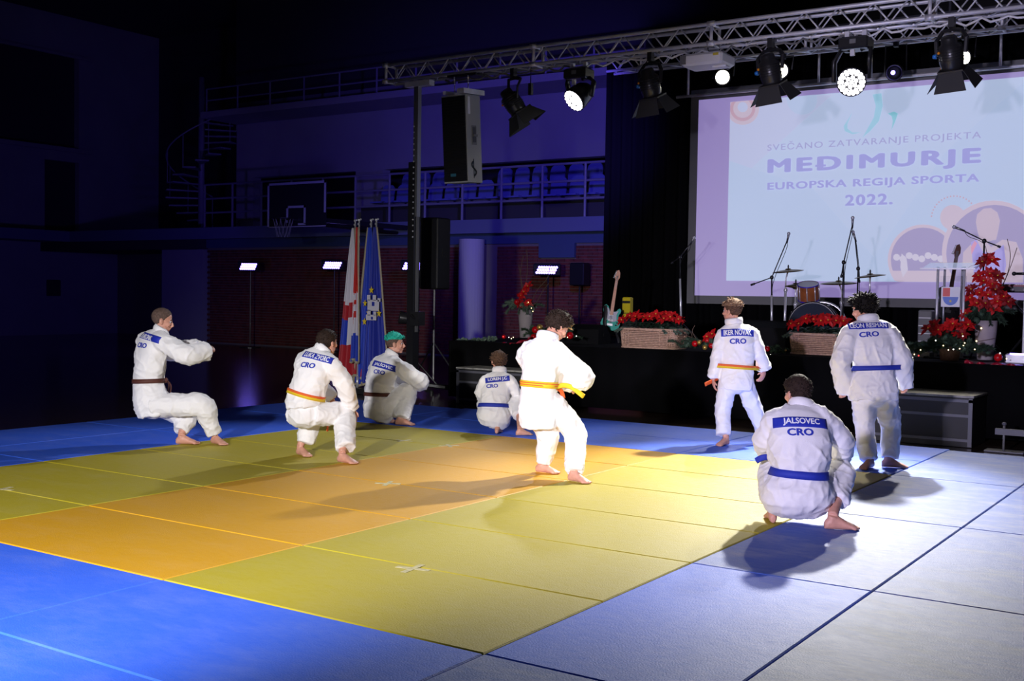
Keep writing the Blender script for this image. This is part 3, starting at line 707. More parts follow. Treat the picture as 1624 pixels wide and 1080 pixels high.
person('light-haired boy standing before the stage, white judo suit, half orange half yellow belt', G(1160, 705), 4,
       [(1166, 618, 0, .178, .125), (1167, 604, 0, .172, .125), (1168, 592, 0, .163, .115), (1170, 582, 0, .155, .105, .03), (1170, 565, 0, .165, .115), (1170, 545, 0, .168, .12), (1168, 530, 0, .155, .105), (1165, 519, .01, .095, .08), (1164, 511, .01, .066, .062)],
       dict(c=(1161, 493, .03), yaw=-48, pitch=2, s=.98), ((1192, 528, 0), (1204, 558, 0), (1212, 586, .06)), ((1145, 530, 0), (1137, 564, 0), (1131, 599, .02)),
       dict(k=(1196, 648, .1), h=(1213, 702), t=(1226, 705), c=(1210, 688, 0)), dict(k=(1146, 652, .03), h=(1155, 705.5), t=(1134, 709), c=(1146, 690, 0)),
       YEL, .92, 4, belt_sec=3, hip_c=(1167, 604, 0), hairs=(('hair', HB['brown'], H(.010, mask_short, 8, tuft=200, tlen=.014)), ('top_hair', HB['light'], H(.022, mask_top, 9, tuft=300, tlen=.034))),
       belt_cols=[(YEL, -.5, .5), (ORG, .0, .52)], patch=dict(c=(1170, 527), d=(.325, .076), w='IKER NOVAK', tilt=.02, fx=.84), cro=dict(c=(1170.5, 541), d=(.165, .055), tilt=.03), belt_px=[[(1146, 595, .12), (1132, 603, .1), (1118, 610, .05)]], seed=6, sleeve=(.068, .074, .082), sleeveL=(.066, .068, .07), leg=(.102, .09, .08), tails=False,
       handR=((1203, 606, .06), (-.8, .3, 0), .5), handL=((1135, 619, .02), (.8, .5, 0), .4), amp=.010)
person('nearest squatting boy seen from behind, white judo suit, wide blue belt', G(1265, 832), 0,
       [(1266, 819, .02, .125, .12), (1265, 808, .02, .20, .18), (1264, 790, .02, .24, .22), (1265, 770, 0, .225, .20), (1268, 750, 0, .165, .145), (1268, 728, 0, .195, .16), (1268, 700, .03, .205, .16), (1268, 678, .07, .20, .145), (1269, 662, .10, .17, .12), (1270, 651, .12, .10, .085), (1271, 645, .13, .064, .062)],
       dict(c=(1265, 623, .16), yaw=-24, pitch=12, s=1.02), ((1306, 667, .08), (1338, 702, .14), (1332, 726, .36)), ((1230, 668, .08), (1212, 698, .14), (1220, 722, .38)),
       dict(k=(1336, 745, .26), h=(1307, 839.5), t=(1351, 841), c=(1334, 797, 0)), dict(k=(1219, 745, .28), h=(1226, 831), t=(1220, 819), c=(1221, 792, 0)),
       BLUE, 1.0, 0, belt_sec=4, hip_c=(1265, 785, .03), hairs=(('hair', HB['dark'], H(.010, mask_short, 10, tuft=420, tlen=.014)),),
       patch=dict(c=(1271.5, 669), d=(.345, .072), w='JALSOVEC', tilt=-.02, fx=.68), cro=dict(c=(1269.5, 685), d=(.168, .05)), seed=7, sleeve=(.085, .078, .068), leg=(.13, .078, .066), belt_px=[[(1199, 731, .14), (1206, 727, .12), (1214, 725, .11), (1222, 725, .12)]], tails=False, hip_w=.12, belt_h=.05)
person('boy with tousled black hair standing in white judo suit with blue belt', G(1390, 742), 4,
       [(1385, 634, 0, .212, .14), (1385, 618, 0, .205, .14), (1385, 600, 0, .19, .13), (1386, 583, 0, .17, .11, .03), (1384, 566, 0, .185, .125), (1382, 545, .02, .185, .13), (1380, 528, .05, .175, .115), (1378, 515, .08, .105, .085), (1377, 508, .09, .07, .066)],
       dict(c=(1369, 489, .14), yaw=-44, pitch=16, s=1.02), ((1412, 530, .02), (1430, 570, -.02), (1434, 598, .05)), ((1346, 532, .02), (1334, 573, -.02), (1338, 606, .05)),
       dict(k=(1413, 676, .08), h=(1398, 741), t=(1424, 742.5), c=(1412, 727, 0)), dict(k=(1371, 678, .1), h=(1384, 741.5), t=(1361, 747), c=(1376, 731, 0)),
       BLUE, 1.0, 4, belt_sec=3, hip_c=(1386, 622, .0), hairs=(('hair', HB['black'], H(.022, mask_short, 11, tuft=520, tlen=.042, tuft_up=.6)),),
       patch=dict(c=(1377, 516.5), d=(.345, .064), w='LEON RESMAN', tilt=.06, fx=.92), cro=dict(c=(1378.5, 530), d=(.168, .05), tilt=.07), seed=8, ext=.10, sleeve=(.085, .088, .075), leg=(.115, .088, .078), tails=False)

# ------------------------------------------------------------------ projection screen with its projected picture
def glow(name, c, k=1.): return mat(name, (.38, .38, .38, 1), .9, spec=0., emit=c, estr=k * .86)
E_ = {'margin': glow('margin_lamplit_glow', srgb(140, 124, 184)), 'base': glow('picture_pale_blue', srgb(176, 192, 224)), 'base2': glow('picture_lavender_blue', srgb(180, 188, 222)),
      'sky': glow('picture_sky_blue', srgb(172, 190, 223)), 'text': glow('picture_violet_text', srgb(144, 146, 212)), 'thin': glow('picture_grey_violet_text', srgb(146, 148, 198)), 'aqua': glow('picture_aqua', srgb(140, 192, 216)),
      'aqua2': glow('picture_deep_aqua', srgb(120, 188, 206)), 'ring': glow('picture_beige', srgb(192, 176, 196)), 'rose': glow('picture_rose', srgb(186, 150, 170)), 'mauve': glow('picture_mauve', srgb(150, 140, 184)),
      'skin': glow('picture_skin', srgb(188, 170, 190)), 'vest': glow('picture_vest', srgb(156, 146, 216)), 'pale': glow('picture_pale', srgb(196, 190, 212)), 'red': glow('picture_red', srgb(206, 140, 170))}
scr = thing('projection_screen', 'large projection screen showing a blue event slide behind the drums', 'screen', (-2.3, 13.0, 1.5))
SX0, SX1, SZ0, SZ1 = -5.10, .50, 1.51, 4.62
MB().box2((SX0 - .13, 13.03, SZ0 - .13), (SX1 + .13, 13.08, SZ0)).box2((SX0 - .13, 13.03, SZ1), (SX1 + .13, 13.08, SZ1 + .16)).box2((SX0 - .13, 13.03, SZ0), (SX0, 13.08, SZ1)).box2((SX1, 13.03, SZ0), (SX1 + .13, 13.08, SZ1)).build('frame', M['grey'], scr)
MB().box2((SX0, 13.045, SZ0), (SX1, 13.06, SZ1)).build('canvas', E_['margin'], scr)  # margin emission painted in for lavender lamplight on the bare canvas
PX0, PX1, PZ0, PZ1 = -4.56, -.08, 1.75, 4.545
pic = MB().box2((PX0, 13.040, PZ0), (PX1, 13.046, PZ1)).build('picture', E_['base'], scr)
def flat(name, poly, m, layer):
    """flat printed shape of the slide; poly in photo pixels, clipped to the picture"""
    pts = [at(px, py, y=13.04) for px, py in poly]
    pts = [(min(max(p.x, PX0), PX1), min(max(p.z, PZ0), PZ1)) for p in pts]
    y1 = 13.040 - .0012 * layer
    return MB().prism(pts, y1, y1 + .002, lambda x, z, h: V((x, h, z))).build(name, E_[m], pic)
def disc(px, py, r, n=40, a0=0, a1=360): return [(px + r * math.cos(R(a0 + (a1 - a0) * k / n)), py + r * math.sin(R(a0 + (a1 - a0) * k / n))) for k in range(n + (a1 - a0 < 360))]
flat('colour_field', [(1157, 160), (1320, 150), (1150, 300)], 'base2', 1)
flat('colour_field', [(1153, 255), (1290, 300), (1420, 470), (1150, 470)], 'sky', 1.25)
flat('colour_field', [(1624, 130), (1640, 130), (1640, 460), (1360, 460), (1500, 240)], 'sky', 1.5)
flat('round_mark', disc(1178, 172, 26), 'ring', 2); flat('round_mark', disc(1178, 172, 20), 'rose', 3); flat('round_mark', disc(1178, 172, 15), 'ring', 4); flat('round_mark', disc(1178, 170, 8), 'base2', 5)
flat('soft_spot', disc(1272, 158, 24), 'sky', 2)
flat('swoosh', [(1384, 150), (1398, 148), (1400, 168), (1394, 192), (1380, 208), (1368, 218), (1376, 204), (1386, 186), (1389, 168)], 'aqua', 3)
flat('swoosh', [(1352, 178), (1346, 188), (1338, 200), (1340, 208), (1352, 213), (1366, 210), (1352, 210), (1344, 204), (1344, 196)], 'aqua', 3)
flat('swoosh', [(1408, 180), (1418, 177), (1424, 180), (1420, 192), (1414, 206), (1416, 192), (1414, 184)], 'aqua2', 3)
flat('round_photo_rim', disc(1464, 412, 56), 'ring', 3); flat('round_photo', disc(1464, 412, 51), 'mauve', 4)
flat('round_photo_floor', disc(1464, 412, 51, 24, 20, 160), 'ring', 5)
for k in range(9): flat('crowd_figure', disc(1422 + 10 * k, 408 + 3 * math.sin(k * 2.1), 5.5, 10), 'pale', 5 + .3 * (k % 2))
flat('crowd_figure', [(1430, 402), (1438, 410), (1440, 428), (1432, 440), (1428, 424)], 'pale', 6)
flat('bubble', disc(1511, 345, 20), 'ring', 2)
flat('round_photo_rim', disc(1576, 400, 82), 'ring', 6); flat('round_photo', disc(1578, 402, 77), 'mauve', 7)
flat('shoulders', [(1524, 455), (1528, 400), (1545, 382), (1560, 378), (1572, 392), (1590, 380), (1612, 384), (1622, 410), (1622, 460), (1530, 460)], 'skin', 8)
flat('vest', [(1540, 384), (1549, 380), (1558, 398), (1572, 402), (1584, 394), (1592, 388), (1596, 420), (1592, 440), (1545, 440), (1542, 405)], 'vest', 9); flat('vest_band', [(1540, 392), (1546, 382), (1550, 386), (1541, 404)], 'red', 10)
flat('face', [(1548, 352), (1550, 340), (1560, 331), (1572, 330), (1582, 337), (1586, 350), (1584, 362), (1580, 380), (1562, 384), (1553, 376), (1550, 364)], 'skin', 10)
for k in range(22):
    a = R(-172 + 8 * k)
    if k < 17: flat('dot', disc(1514 + 37 * math.cos(a), 348 + 37 * math.sin(a), 1.4, 6), 'rose', 3)
def slide_text(s, px0, px1, py0, py1, m, bold, spacing=1., bar=None):
    me = text_mesh(s, 1., 0., 0, 0, spacing, fat=bold); xs = [v.co.x for v in me.vertices]; ys = [v.co.y for v in me.vertices]
    if bar is not None:                  # the stroke through the D
        thin = text_mesh(s[:bar], 1., 0., 0, 0, spacing); more = text_mesh(s[:bar + 1], 1., 0., 0, 0, spacing); wd = lambda q: max(v.co.x for v in q.vertices) - min(v.co.x for v in q.vertices)
        d1 = min(xs) + wd(more); d0 = d1 - (wd(more) - wd(thin)) * .72; ym = (min(ys) + max(ys)) / 2
        vs = [v.co.copy() for v in me.vertices]; fs = [tuple(p.vertices) for p in me.polygons]
        me = MB().add(vs, fs).add([V((d0 - .06, ym - .055, .001)), V((d0 + .26, ym - .055, .001)), V((d0 + .26, ym + .055, .001)), V((d0 - .06, ym + .055, .001))], [(0, 1, 2, 3)]).mesh('lettering')
    a = at(px0, (py0[0] + py1[0]) / 2, y=13.03); b = at(px1, (py0[1] + py1[1]) / 2, y=13.03)
    zt = (at(px0, py0[0], y=13.03).z + at(px1, py0[1], y=13.03).z) / 2; zb = (at(px0, py1[0], y=13.03).z + at(px1, py1[1], y=13.03).z) / 2
    x0, x1, y0, y1 = min(xs), max(xs), min(ys), max(ys)
    for v in me.vertices: v.co = V((a.x + (v.co.x - x0) / (x1 - x0) * (b.x - a.x), 13.031 - v.co.z * .3, zb + (v.co.y - y0) / (y1 - y0) * (zt - zb)))
    me.materials.append(E_[m]); me.update(); link('lettering', me, pic)
slide_text('SVEČANO ZATVARANJE PROJEKTA', 1217, 1556, (220, 211), (238, 227), 'thin', .010, 1.15)
slide_text('MEDIMURJE', 1217, 1556, (249, 238), (278, 269), 'text', .05, 1.25, 2)
slide_text('EUROPSKA REGIJA SPORTA', 1217, 1553, (286, 279), (302, 295), 'text', .035, 1.1)
slide_text('2022.', 1340, 1416, (308, 307), (326, 325), 'text', .04, 1.15)

# ------------------------------------------------------------------ trusses
def truss(label, x0, x1, y, z, h, r=.025, seg=2.0, step=.4, first=0., rb=.010):
    t = thing('lighting_truss', label, 'truss', ((x0 + x1) / 2, y, z))
    for dy in (0, h):
        for dz in (0, h): MB().cyl((x0, y + dy, z + dz), (x1, y + dy, z + dz), r, n=12).build('chord', M['alu'], t, True)
    n = int((x1 - x0) / (step / 2)); c = V(((x0 + x1) / 2, y, z))
    up = MB().cyl((0, 0, 0), (step / 2, 0, h), rb, n=6).mesh('brace', M['alu'], True); dn = MB().cyl((0, 0, h), (step / 2, 0, 0), rb, n=6).mesh('brace', M['alu'], True)
    fl = MB().cyl((0, 0, 0), (step / 2, h, 0), rb, n=6).mesh('brace', M['alu'], True); fl2 = MB().cyl((0, h, 0), (step / 2, 0, 0), rb, n=6).mesh('brace', M['alu'], True)
    for k in range(n):
        for me, dy, dz in ((up if k % 2 else dn, 0, 0), (dn if k % 2 else up, h, 0), (fl if k % 2 else fl2, 0, 0)):
            o = link('brace', me, t); o.matrix_parent_inverse = Mx.Identity(4); o.location = V((x0 + k * step / 2, y + dy, z + dz)) - c
    x = x0 + first
    while x < x1 + .01:
        MB().cyl((x, y, z), (x, y, z + h), .022, n=8).cyl((x, y + h, z), (x, y + h, z + h), .022, n=8).cyl((x, y, z), (x, y + h, z), .022, n=8).cyl((x, y, z + h), (x, y + h, z + h), .022, n=8).box((x, y, z), (.1, .06, .06)).box((x, y, z + h), (.1, .06, .06)).build('end_frame', M['alu'], t, True)
        x += seg
    return t
truss('long silver box truss across the front of the stage carrying lamps', -8.46, 3.2, 9.3, 4.60, .24, first=.03, seg=2.6)
truss('rear silver box truss above the projection screen', -6.2, 3.2, 12.0, 5.0, .24, .022, 2.6, .4, .6)
t = thing('screen_support_pipe', 'thin silver pipe with uprights above the projection screen', 'pipe', (-1.5, 12.85, 4.66))
MB().cyl((-5.4, 12.85, 4.66), (2.6, 12.85, 4.66), .024, n=10).build('pipe', M['alu'], t, True)
for x in (-5.2, -3.09, -.57, 1.9): MB().cyl((x, 12.85, 4.66), (x, 12.85, 5.5), .02, n=8).build('upright', M['alu'], t, True)
# cables clipped along the truss, control cables drooping under it
for k, (xa, xb) in enumerate(((-7.4, -5.3), (-5.3, -3.3), (-3.3, -1.5), (-1.5, .6))):
    pts = [V((xa + (xb - xa) * i / 24, 9.40 + .02 * math.sin(i), 4.545 - .035 * abs(math.sin(i * .8)) - .02 * math.sin(i * 2.1 + k))) for i in range(25)]
    tag(MB().tube(pts, .014, 6).build('power_cable', M['white'] if k % 2 else M['grey'], None, True), ['grey cable along the truss by the left speaker', 'white cable along the truss above the curtain', 'grey cable along the truss by the projector', 'white cable along the truss above the screen'][k], 'cable')
# lift tower holding the truss
t = thing('truss_lift', 'dark telescopic lift tower holding the left end of the truss', 'lift tower', (-7.92, 9.42, 0))
MB().box2((-8.12, 9.36, 4.50), (-7.66, 9.48, 4.575)).build('fork', M['alu'], t)
MB().box2((-7.96, 9.38, 2.6), (-7.88, 9.46, 4.5)).build('inner_mast', M['steel'], t)
MB().box2((-8.03, 9.36, .1), (-7.91, 9.50, 3.4)).build('outer_mast', M['black'], t)
MB().box2((-7.905, 9.40, .9), (-7.895, 9.46, 3.4)).build('mast_rail', M['grey'], t)
hm = MB()
for k in range(20): hm.cyl((-7.93, 9.359, 2.3 + k * .085), (-7.93, 9.352, 2.3 + k * .085), .012, n=8)
hm.build('punched_holes', M['alu'], t)
for q in ((.6, .4), (-.5, .4), (.6, -.3), (-.5, -.3)): MB().box2((-7.97 - .04, 9.43 - .03, .05), (-7.97 + .04, 9.43 + .03, .12)).tube([(-7.97, 9.43, .14), (-7.97 + q[0], 9.43 + q[1], .06)], .035, 6).cyl((-7.97 + q[0], 9.43 + q[1], 0), (-7.97 + q[0], 9.43 + q[1], .07), .03).build('leg', M['black'], t)
MB().box((-7.86, 9.40, 1.1), (.16, .16, .2)).cyl((-7.84, 9.3, 1.1), (-7.84, 9.2, 1.16), .015).build('winch', M['satin'], t)
# flown loudspeaker
t = thing('flown_speaker', 'tall loudspeaker with black grille hanging under the left end of the truss', 'speaker', (-7.05, 9.3, 4.3))
Q = Mx.Rotation(R(4), 3, 'X') @ Mx.Rotation(R(-.5), 3, 'Y')
sp0 = V((-7.02, 9.34, 3.66)); W_ = lambda p: sp0 + Q @ V(p)
poly = [(-.21, -.2), (.21, -.2), (.21, .14), (.15, .22), (-.15, .22), (-.21, .14)]
M['spk'] = mat('speaker_lit_grey', (.42, .43, .41, 1), .65, bump=.25, bscale=160)  # side light put into the colour: grey for a black cabinet
MB().prism(poly, -.61, .61, lambda x, y, h: W_((x, y, h))).build('cabinet', M['spk'], t)
g = MB()
for k in range(30): g.box(W_((0, -.215, -.56 + 1.12 * k / 29)), (.39, .012, .022), Q)
g.box(W_((0, -.208, 0)), (.40, .01, 1.18), Q); g.build('grille', M['black'], t)
MB().box(W_((.212, -.03, .05)), (.008, .11, .27), Q).build('handle_plate', M['grey'], t)
MB().box(W_((.214, -.03, .11)), (.012, .07, .10), Q).box(W_((.214, -.03, -.01)), (.012, .07, .08), Q).build('handle_recess', M['black'], t)
MB().box(W_((.23, -.03, .045)), (.03, .09, .03), Q).build('handle_grip', M['grey'], t)
M['badge'] = mat('badge_teal', srgb(60, 120, 140), .4)
MB().box(W_((-.03, -.224, -.50)), (.09, .006, .04), Q).build('badge', M['badge'], t)
M['emb'] = mat('dark_emblem', (.02, .03, .035, 1), .5)
MB().tube([W_((.213, -.06 + .05 * math.sin(a) * (1 if a < 6 else 1), -.42 + .10 * (a / 6 - .5) * 2)) for a in [6 * k / 20 for k in range(21)]], .014, 5).cyl(W_((.212, -.06, -.55)), W_((.212, -.06, -.28)), .006).build('emblem', M['emb'], t)
MB().box(W_((.16, .0, .655)), (.12, .5, .07), Q).box(W_((-.16, .0, .655)), (.05, .4, .05), Q).build('rigging_bar', M['alu'], t)
MB().box(W_((.214, -.14, .46)), (.014, .05, .24), Q).build('side_bracket', M['alu'], t)
ch = MB()
for sx in (-.12, .12):
    for k in range(7): ch.ell(W_((sx, 0, .69 + k * .035)), (.012, .007, .022), Mx.Rotation(k * 1.57, 3, 'Z'), 6, 5)
ch.build('chain', M['chrome'], t); MB().box((-7.02, 9.42, 4.565), (.5, .3, .03)).build('top_clamp', M['black'], t)
# speaker on a pole behind the tower, lamp stand with a small lamp
t = thing('pole_speaker', 'dark loudspeaker on a pole beside the lift tower', 'speaker', (-8.4, 10.5, 0))
MB().cbox((-8.40, 10.5, 2.10), (.36, .34, 1.12), .02).build('cabinet', M['black'], t); MB().box((-8.40, 10.325, 2.1), (.32, .01, 1.05)).build('grille', M['black'], t); MB().box((-8.215, 10.5, 2.12), (.01, .1, .12)).build('handle', M['black'], t)
MB().cyl((-8.4, 10.5, .1), (-8.4, 10.5, 1.55), .018).build('pole', M['steel'], t)
for a in (20, 140, 260): MB().tube([(-8.4, 10.5, .7), (-8.4 + .5 * math.cos(R(a)), 10.5 + .5 * math.sin(R(a)), .02)], .013, 6).build('leg', M['satin'], t)
t = thing('stand_lamp', 'small theatre lamp on a stand left of the lift tower', 'lamp', (-8.34, 9.9, 0))
MB().cyl((-8.34, 9.9, .05), (-8.34, 9.9, 1.75), .014).build('pole', M['steel'], t)
MB().lathe([(.0, -.14), (.07, -.13), (.085, 0), (.10, .11), (.10, .14), (.085, .14), (.08, .10), (0, .09)], (-8.40, 9.86, 1.08), frame_rot((-.8, -.55, .15))).build('housing', M['satin'], t, True)
MB().tube([(-8.36, 9.84, 1.02), (-8.28, 9.82, .98), (-8.16, 9.84, .90)], .009, 6).build('handle', M['steel'], t)
MB().tube(cr([(-8.34, 9.89, 1.78), (-8.36, 9.88, 1.55), (-8.40, 9.87, 1.3), (-8.38, 9.86, 1.16)]), .008, 6).build('cable', M['grey'], t)
for a in (40, 160, 280): MB().tube([(-8.34, 9.9, .5), (-8.34 + .42 * math.cos(R(a)), 9.9 + .42 * math.sin(R(a)), .02)], .011, 6).build('leg', M['satin'], t)

# ------------------------------------------------------------------ lamps on the trusses
M['amber'] = mat('amber_knob', srgb(240, 150, 20), .4); M['blueknob'] = mat('blue_knob', srgb(40, 120, 200), .4); M['flap'] = mat('barn_door_black', (.035, .035, .035, 1), .7)
def fresnel(c, aim, label, roll=0.):
    c = V(c); q = frame_rot(aim, (1, 0, .0)) @ Mx.Rotation(roll, 3, 'Z'); P = lambda x, y, z: c + q @ V((x, y, z))
    t = thing('stage_spotlight', label, 'spotlight', c)
    MB().lathe([(0, -.2), (.07, -.2), (.085, -.18), (.09, -.12), (.125, -.10), (.13, .08), (.12, .12), (.12, .16), (.105, .16), (.10, .10), (0, .09)], c, q, 24).build('housing', M['satin'], t, True)
    for k in range(5): MB().lathe([(.128, -.08 + .03 * k), (.138, -.075 + .03 * k), (.128, -.07 + .03 * k)], c, q, 24, False).build('cooling_fin', M['black'], t, True)
    MB().box(P(0, 0, .165), (.27, .27, .02), q).build('colour_frame', M['black'], t)
    for k in range(4):
        w0, w1, L = .12, .20 if k % 2 else .17, .22; a = k * math.pi / 2; s_ = Mx.Rotation(a, 3, 'Z'); o = R(32)
        pts = [(-w0, 0), (w0, 0), (w1, L), (-w1, L)]
        MB().prism(pts, -.003, .003, lambda x, y, h: P(*(s_ @ V((x, .135 + y * math.sin(o) + h, .175 + y * math.cos(o)))))).build('barn_door', M['flap'], t)
    top = V((c.x, 9.36, 4.56))
    MB().tube([P(-.15, 0, 0), P(-.16, 0, 0) + ZU * .16, top + V((-.10, 0, -.12)), top + V((0, 0, -.1)), top + V((.10, 0, -.12)), P(.16, 0, 0) + ZU * .16, P(.15, 0, 0)], .016, 6, 1.6).build('yoke', M['black'], t)
    MB().box(top - V((0, .03, .02)), (.06, .09, .14)).build('clamp', M['black'], t)
    MB().lathe([(0, -.02), (.03, -.02), (.022, .02), (0, .025)], P(-.17, 0, 0), frame_rot((-1, 0, 0)), 8).build('tilt_knob', M['blueknob'], t, True)
    MB().lathe([(0, -.02), (.026, -.02), (.02, .02), (0, .025)], P(-.13, -.08, .17), frame_rot((-1, -.3, 0)), 8).build('lock_knob', M['amber'], t, True)
    MB().ell(P(-.10, .10, -.05), (.016, .016, .016), None, 8, 6).build('lock_knob', M['amber'], t, True)
fresnel((-6.17, 9.32, 4.12), (.45, .35, -.8), 'black barn-door spotlight next to the hanging loudspeaker, tipped sideways', .4)
fresnel((-4.07, 9.32, 4.18), (.08, .35, -.93), 'black barn-door spotlight in front of the black curtain')
fresnel((-2.47, 9.32, 4.20), (.10, .35, -.93), 'black barn-door spotlight to the right of the white projector')
fresnel((-.40, 9.32, 4.18), (.06, .40, -.91), 'rightmost black barn-door spotlight, against a dazzling rear lamp')
def moving_head(c, aim, label):
    c = V(c); d = (V(aim) - c).normalized(); q = frame_rot(d, (1, 0, 0)); t = thing('moving_head_lamp', label, 'moving head', c)
    pv = c - d * .14; P = lambda x, y, z: c + q @ V((x, y, z))
    MB().lathe([(0, -.30), (.09, -.30), (.14, -.22), (.165, -.05), (.165, .0), (.155, .012), (.15, 0), (0, -.004)], c, q, 32).build('head', M['satin'], t, True)
    cell = MB()
    for k, (rr_, n_) in enumerate(((0, 1), (.052, 6), (.104, 12), (.135, 18))):
        for j in range(n_):
            a = 2 * math.pi * j / n_ + k * .2; cell.lathe([(.0225 if k < 3 else .0195, 0), (.020 if k < 3 else .017, .008), (0, .012)], P(rr_ * math.cos(a), rr_ * math.sin(a), .0), q, 10)
    lo = cell.build('led_lens_array', M['glow_white'], t, True); lo['kind'] = 'stuff'
    top = V((c.x + .01, 9.40, 4.42))
    for s_ in (-1, 1): MB().tube([pv + q @ V((.20 * s_, 0, 0)), V((pv.x + .205 * s_, (pv.y + top.y) / 2, (pv.z + top.z) / 2 + .02)), V((top.x + .17 * s_, top.y, top.z - .06)), V((top.x + .06 * s_, top.y, top.z - .07))], [.05, .055, .05, .04], 8, .5, (1, 0, 0)).build('yoke_arm', M['satin'], t, True)
    MB().cbox(top, (.34, .26, .14), .02).build('base_box', M['satin'], t)
    MB().box(top + V((.0, -.132, .01)), (.07, .004, .05)).build('display', M['grey'], t)
    [MB().box(top + V((q, 0, .1)), (.05, .06, .1)).build('clamp', M['alu'], t) for q in (-.1, .1)]
    MB().box(top + V((0, -.12, -.12)), (.05, .03, .07)).build('bracket', M['alu'], t)
moving_head(HEAD_A, (.9, 1.0, 1.0), 'LED moving head shining white over the middle of the screen')
moving_head(HEAD_B, (-7.0, 4.6, 0.0), 'LED moving head shining white left of the black curtain')
def par_can(c, aim, label, r=.10, m='glow_warm', lit=True):
    c = V(c); d = (V(aim) - c).normalized(); q = frame_rot(d, (1, 0, 0)); t = thing('par_lamp', label, 'lamp', c)
    MB().lathe([(0, -.26), (.06, -.26), (.09, -.2), (r + .02, -.05), (r + .025, .02), (r + .005, .02), (r, 0), (0, -.01)], c, q, 24).build('can', M['satin'], t, True)
    MB().lathe([(r, .0), (r * .7, .02), (0, .03)], c, q, 24).build('lens', M[m], t, True)
    MB().tube([c + q @ V((-r - .05, 0, -.1)), V((c.x - r - .05, 12.05, 4.94)), V((c.x + r + .05, 12.05, 4.94)), c + q @ V((r + .05, 0, -.1))], .012, 6).box((c.x, 12.05, 4.96), (.06, .08, .09)).build('bracket', M['black'], t)
for p_, lb in zip(REAR, ('dazzling round lamp just under the white projector', 'dazzling round lamp beside the spotlight right of the projector', 'dazzling round lamp at the upper right above the screen')):
    par_can(p_ + V((0, -.05, -.02)), (CAM.x - 1.2, CAM.y, CAM.z), lb)
par_can((-1.75, 12.0, 4.56), (CAM.x - 2.5, CAM.y, CAM.z - 2), 'unlit rear lamp with a tiny blue glow near the right moving head', .09, 'satin')
MB().ell((-1.735, 11.88, 4.54), (.03, .02, .03), None, 10, 8).build('indicator_light', M['glow_blue'], bpy.data.objects['par_lamp.003'])
# projector
t = thing('projector', 'white projector hanging under the truss', 'projector', (-3.35, 9.45, 4.42))
MB().cbox((-3.36, 9.50, 4.43), (.56, .42, .15), .03).build('case', M['white'], t)
MB().box((-3.60, 9.285, 4.43), (.08, .01, .11)).build('vent', M['grey'], t); MB().lathe([(.07, 0), (.065, .04), (.05, .05), (0, .03)], (-3.2, 9.71, 4.42), frame_rot((0, 1, 0))).build('lens', M['satin'], t, True)
M['tagy'] = mat('yellow_sticker', srgb(214, 190, 60), .5); MB().box((-3.16, 9.285, 4.465), (.07, .006, .03)).build('sticker', M['tagy'], t)
MB().cyl((-3.36, 9.45, 4.5), (-3.36, 9.45, 4.62), .02).box((-3.36, 9.5, 4.51), (.3, .2, .012)).build('mount', M['steel'], t)
MB().box((-3.18, 9.50, 4.345), (.18, .12, .02)).build('foot_plate', M['white'], t)
tag(MB().cyl((-5.9, 9.35, 4.35), (-5.9, 9.35, 4.58), .006).box((-5.9, 9.35, 4.28), (.05, .05, .16)).build('hanging_connector', M['black']), 'small black connector dangling from the truss', 'connector')

# ------------------------------------------------------------------ LED wash bars in front of the brick wall
for k, (x, z, lb) in enumerate(((-19.97, 2.12, 'leftmost blue glowing wash light by the dark wall'), (-16.98, 2.15, 'blue glowing wash light just left of the flags'), (-14.42, 2.13, 'blue wash light half hidden behind the lift tower'), (-10.66, 2.04, 'blue glowing wash light before the red brick wall'))):
    t = thing('wash_light', lb, 'light', (x, 17.4, 0)); q = Mx.Rotation(R(25), 3, 'Z') @ Mx.Rotation(R(12), 3, 'X')
    MB().cbox((x, 17.45, z), (.60, .12, .26), .02, q).build('housing', M['satin'], t)
    led = MB()
    for i in range(8):
        for j in range(3): led.ell(V((x, 17.45, z)) + q @ V((-.19 + .054 * i + .03 * (j - 1), -.065, -.06 + .06 * j)), (.028, .012, .028), q, 8, 6)
    led.build('led_lens_array', M['glow_blue'], t, True)['kind'] = 'stuff'
    MB().cyl((x, 17.5, .02), (x, 17.5, z - .1), .018).build('pole', M['satin'], t); MB().lathe([(.28, 0), (.28, .015), (.03, .03), (0, .03)], (x, 17.5, -.04)).build('foot', M['satin'], t)
    spot('wash_light_beam', (x - .05, 17.3, z), (x - .2, 14.5, 0), 14, (.16, .1, 1), 90, .8, .12)
tag(MB().cbox((-10.12, 17.95, 1.95), (.36, .3, .5), .02).cyl((-10.12, 17.95, 0), (-10.12, 17.95, 1.72), .02).lathe([(.25, -.04), (.25, 0), (0, .01)], (-10.12, 17.95, 0)).build('pole_box', M['black']), 'small black box on a pole before the red bricks', 'speaker')  # plain black box on a pole beside the wash light

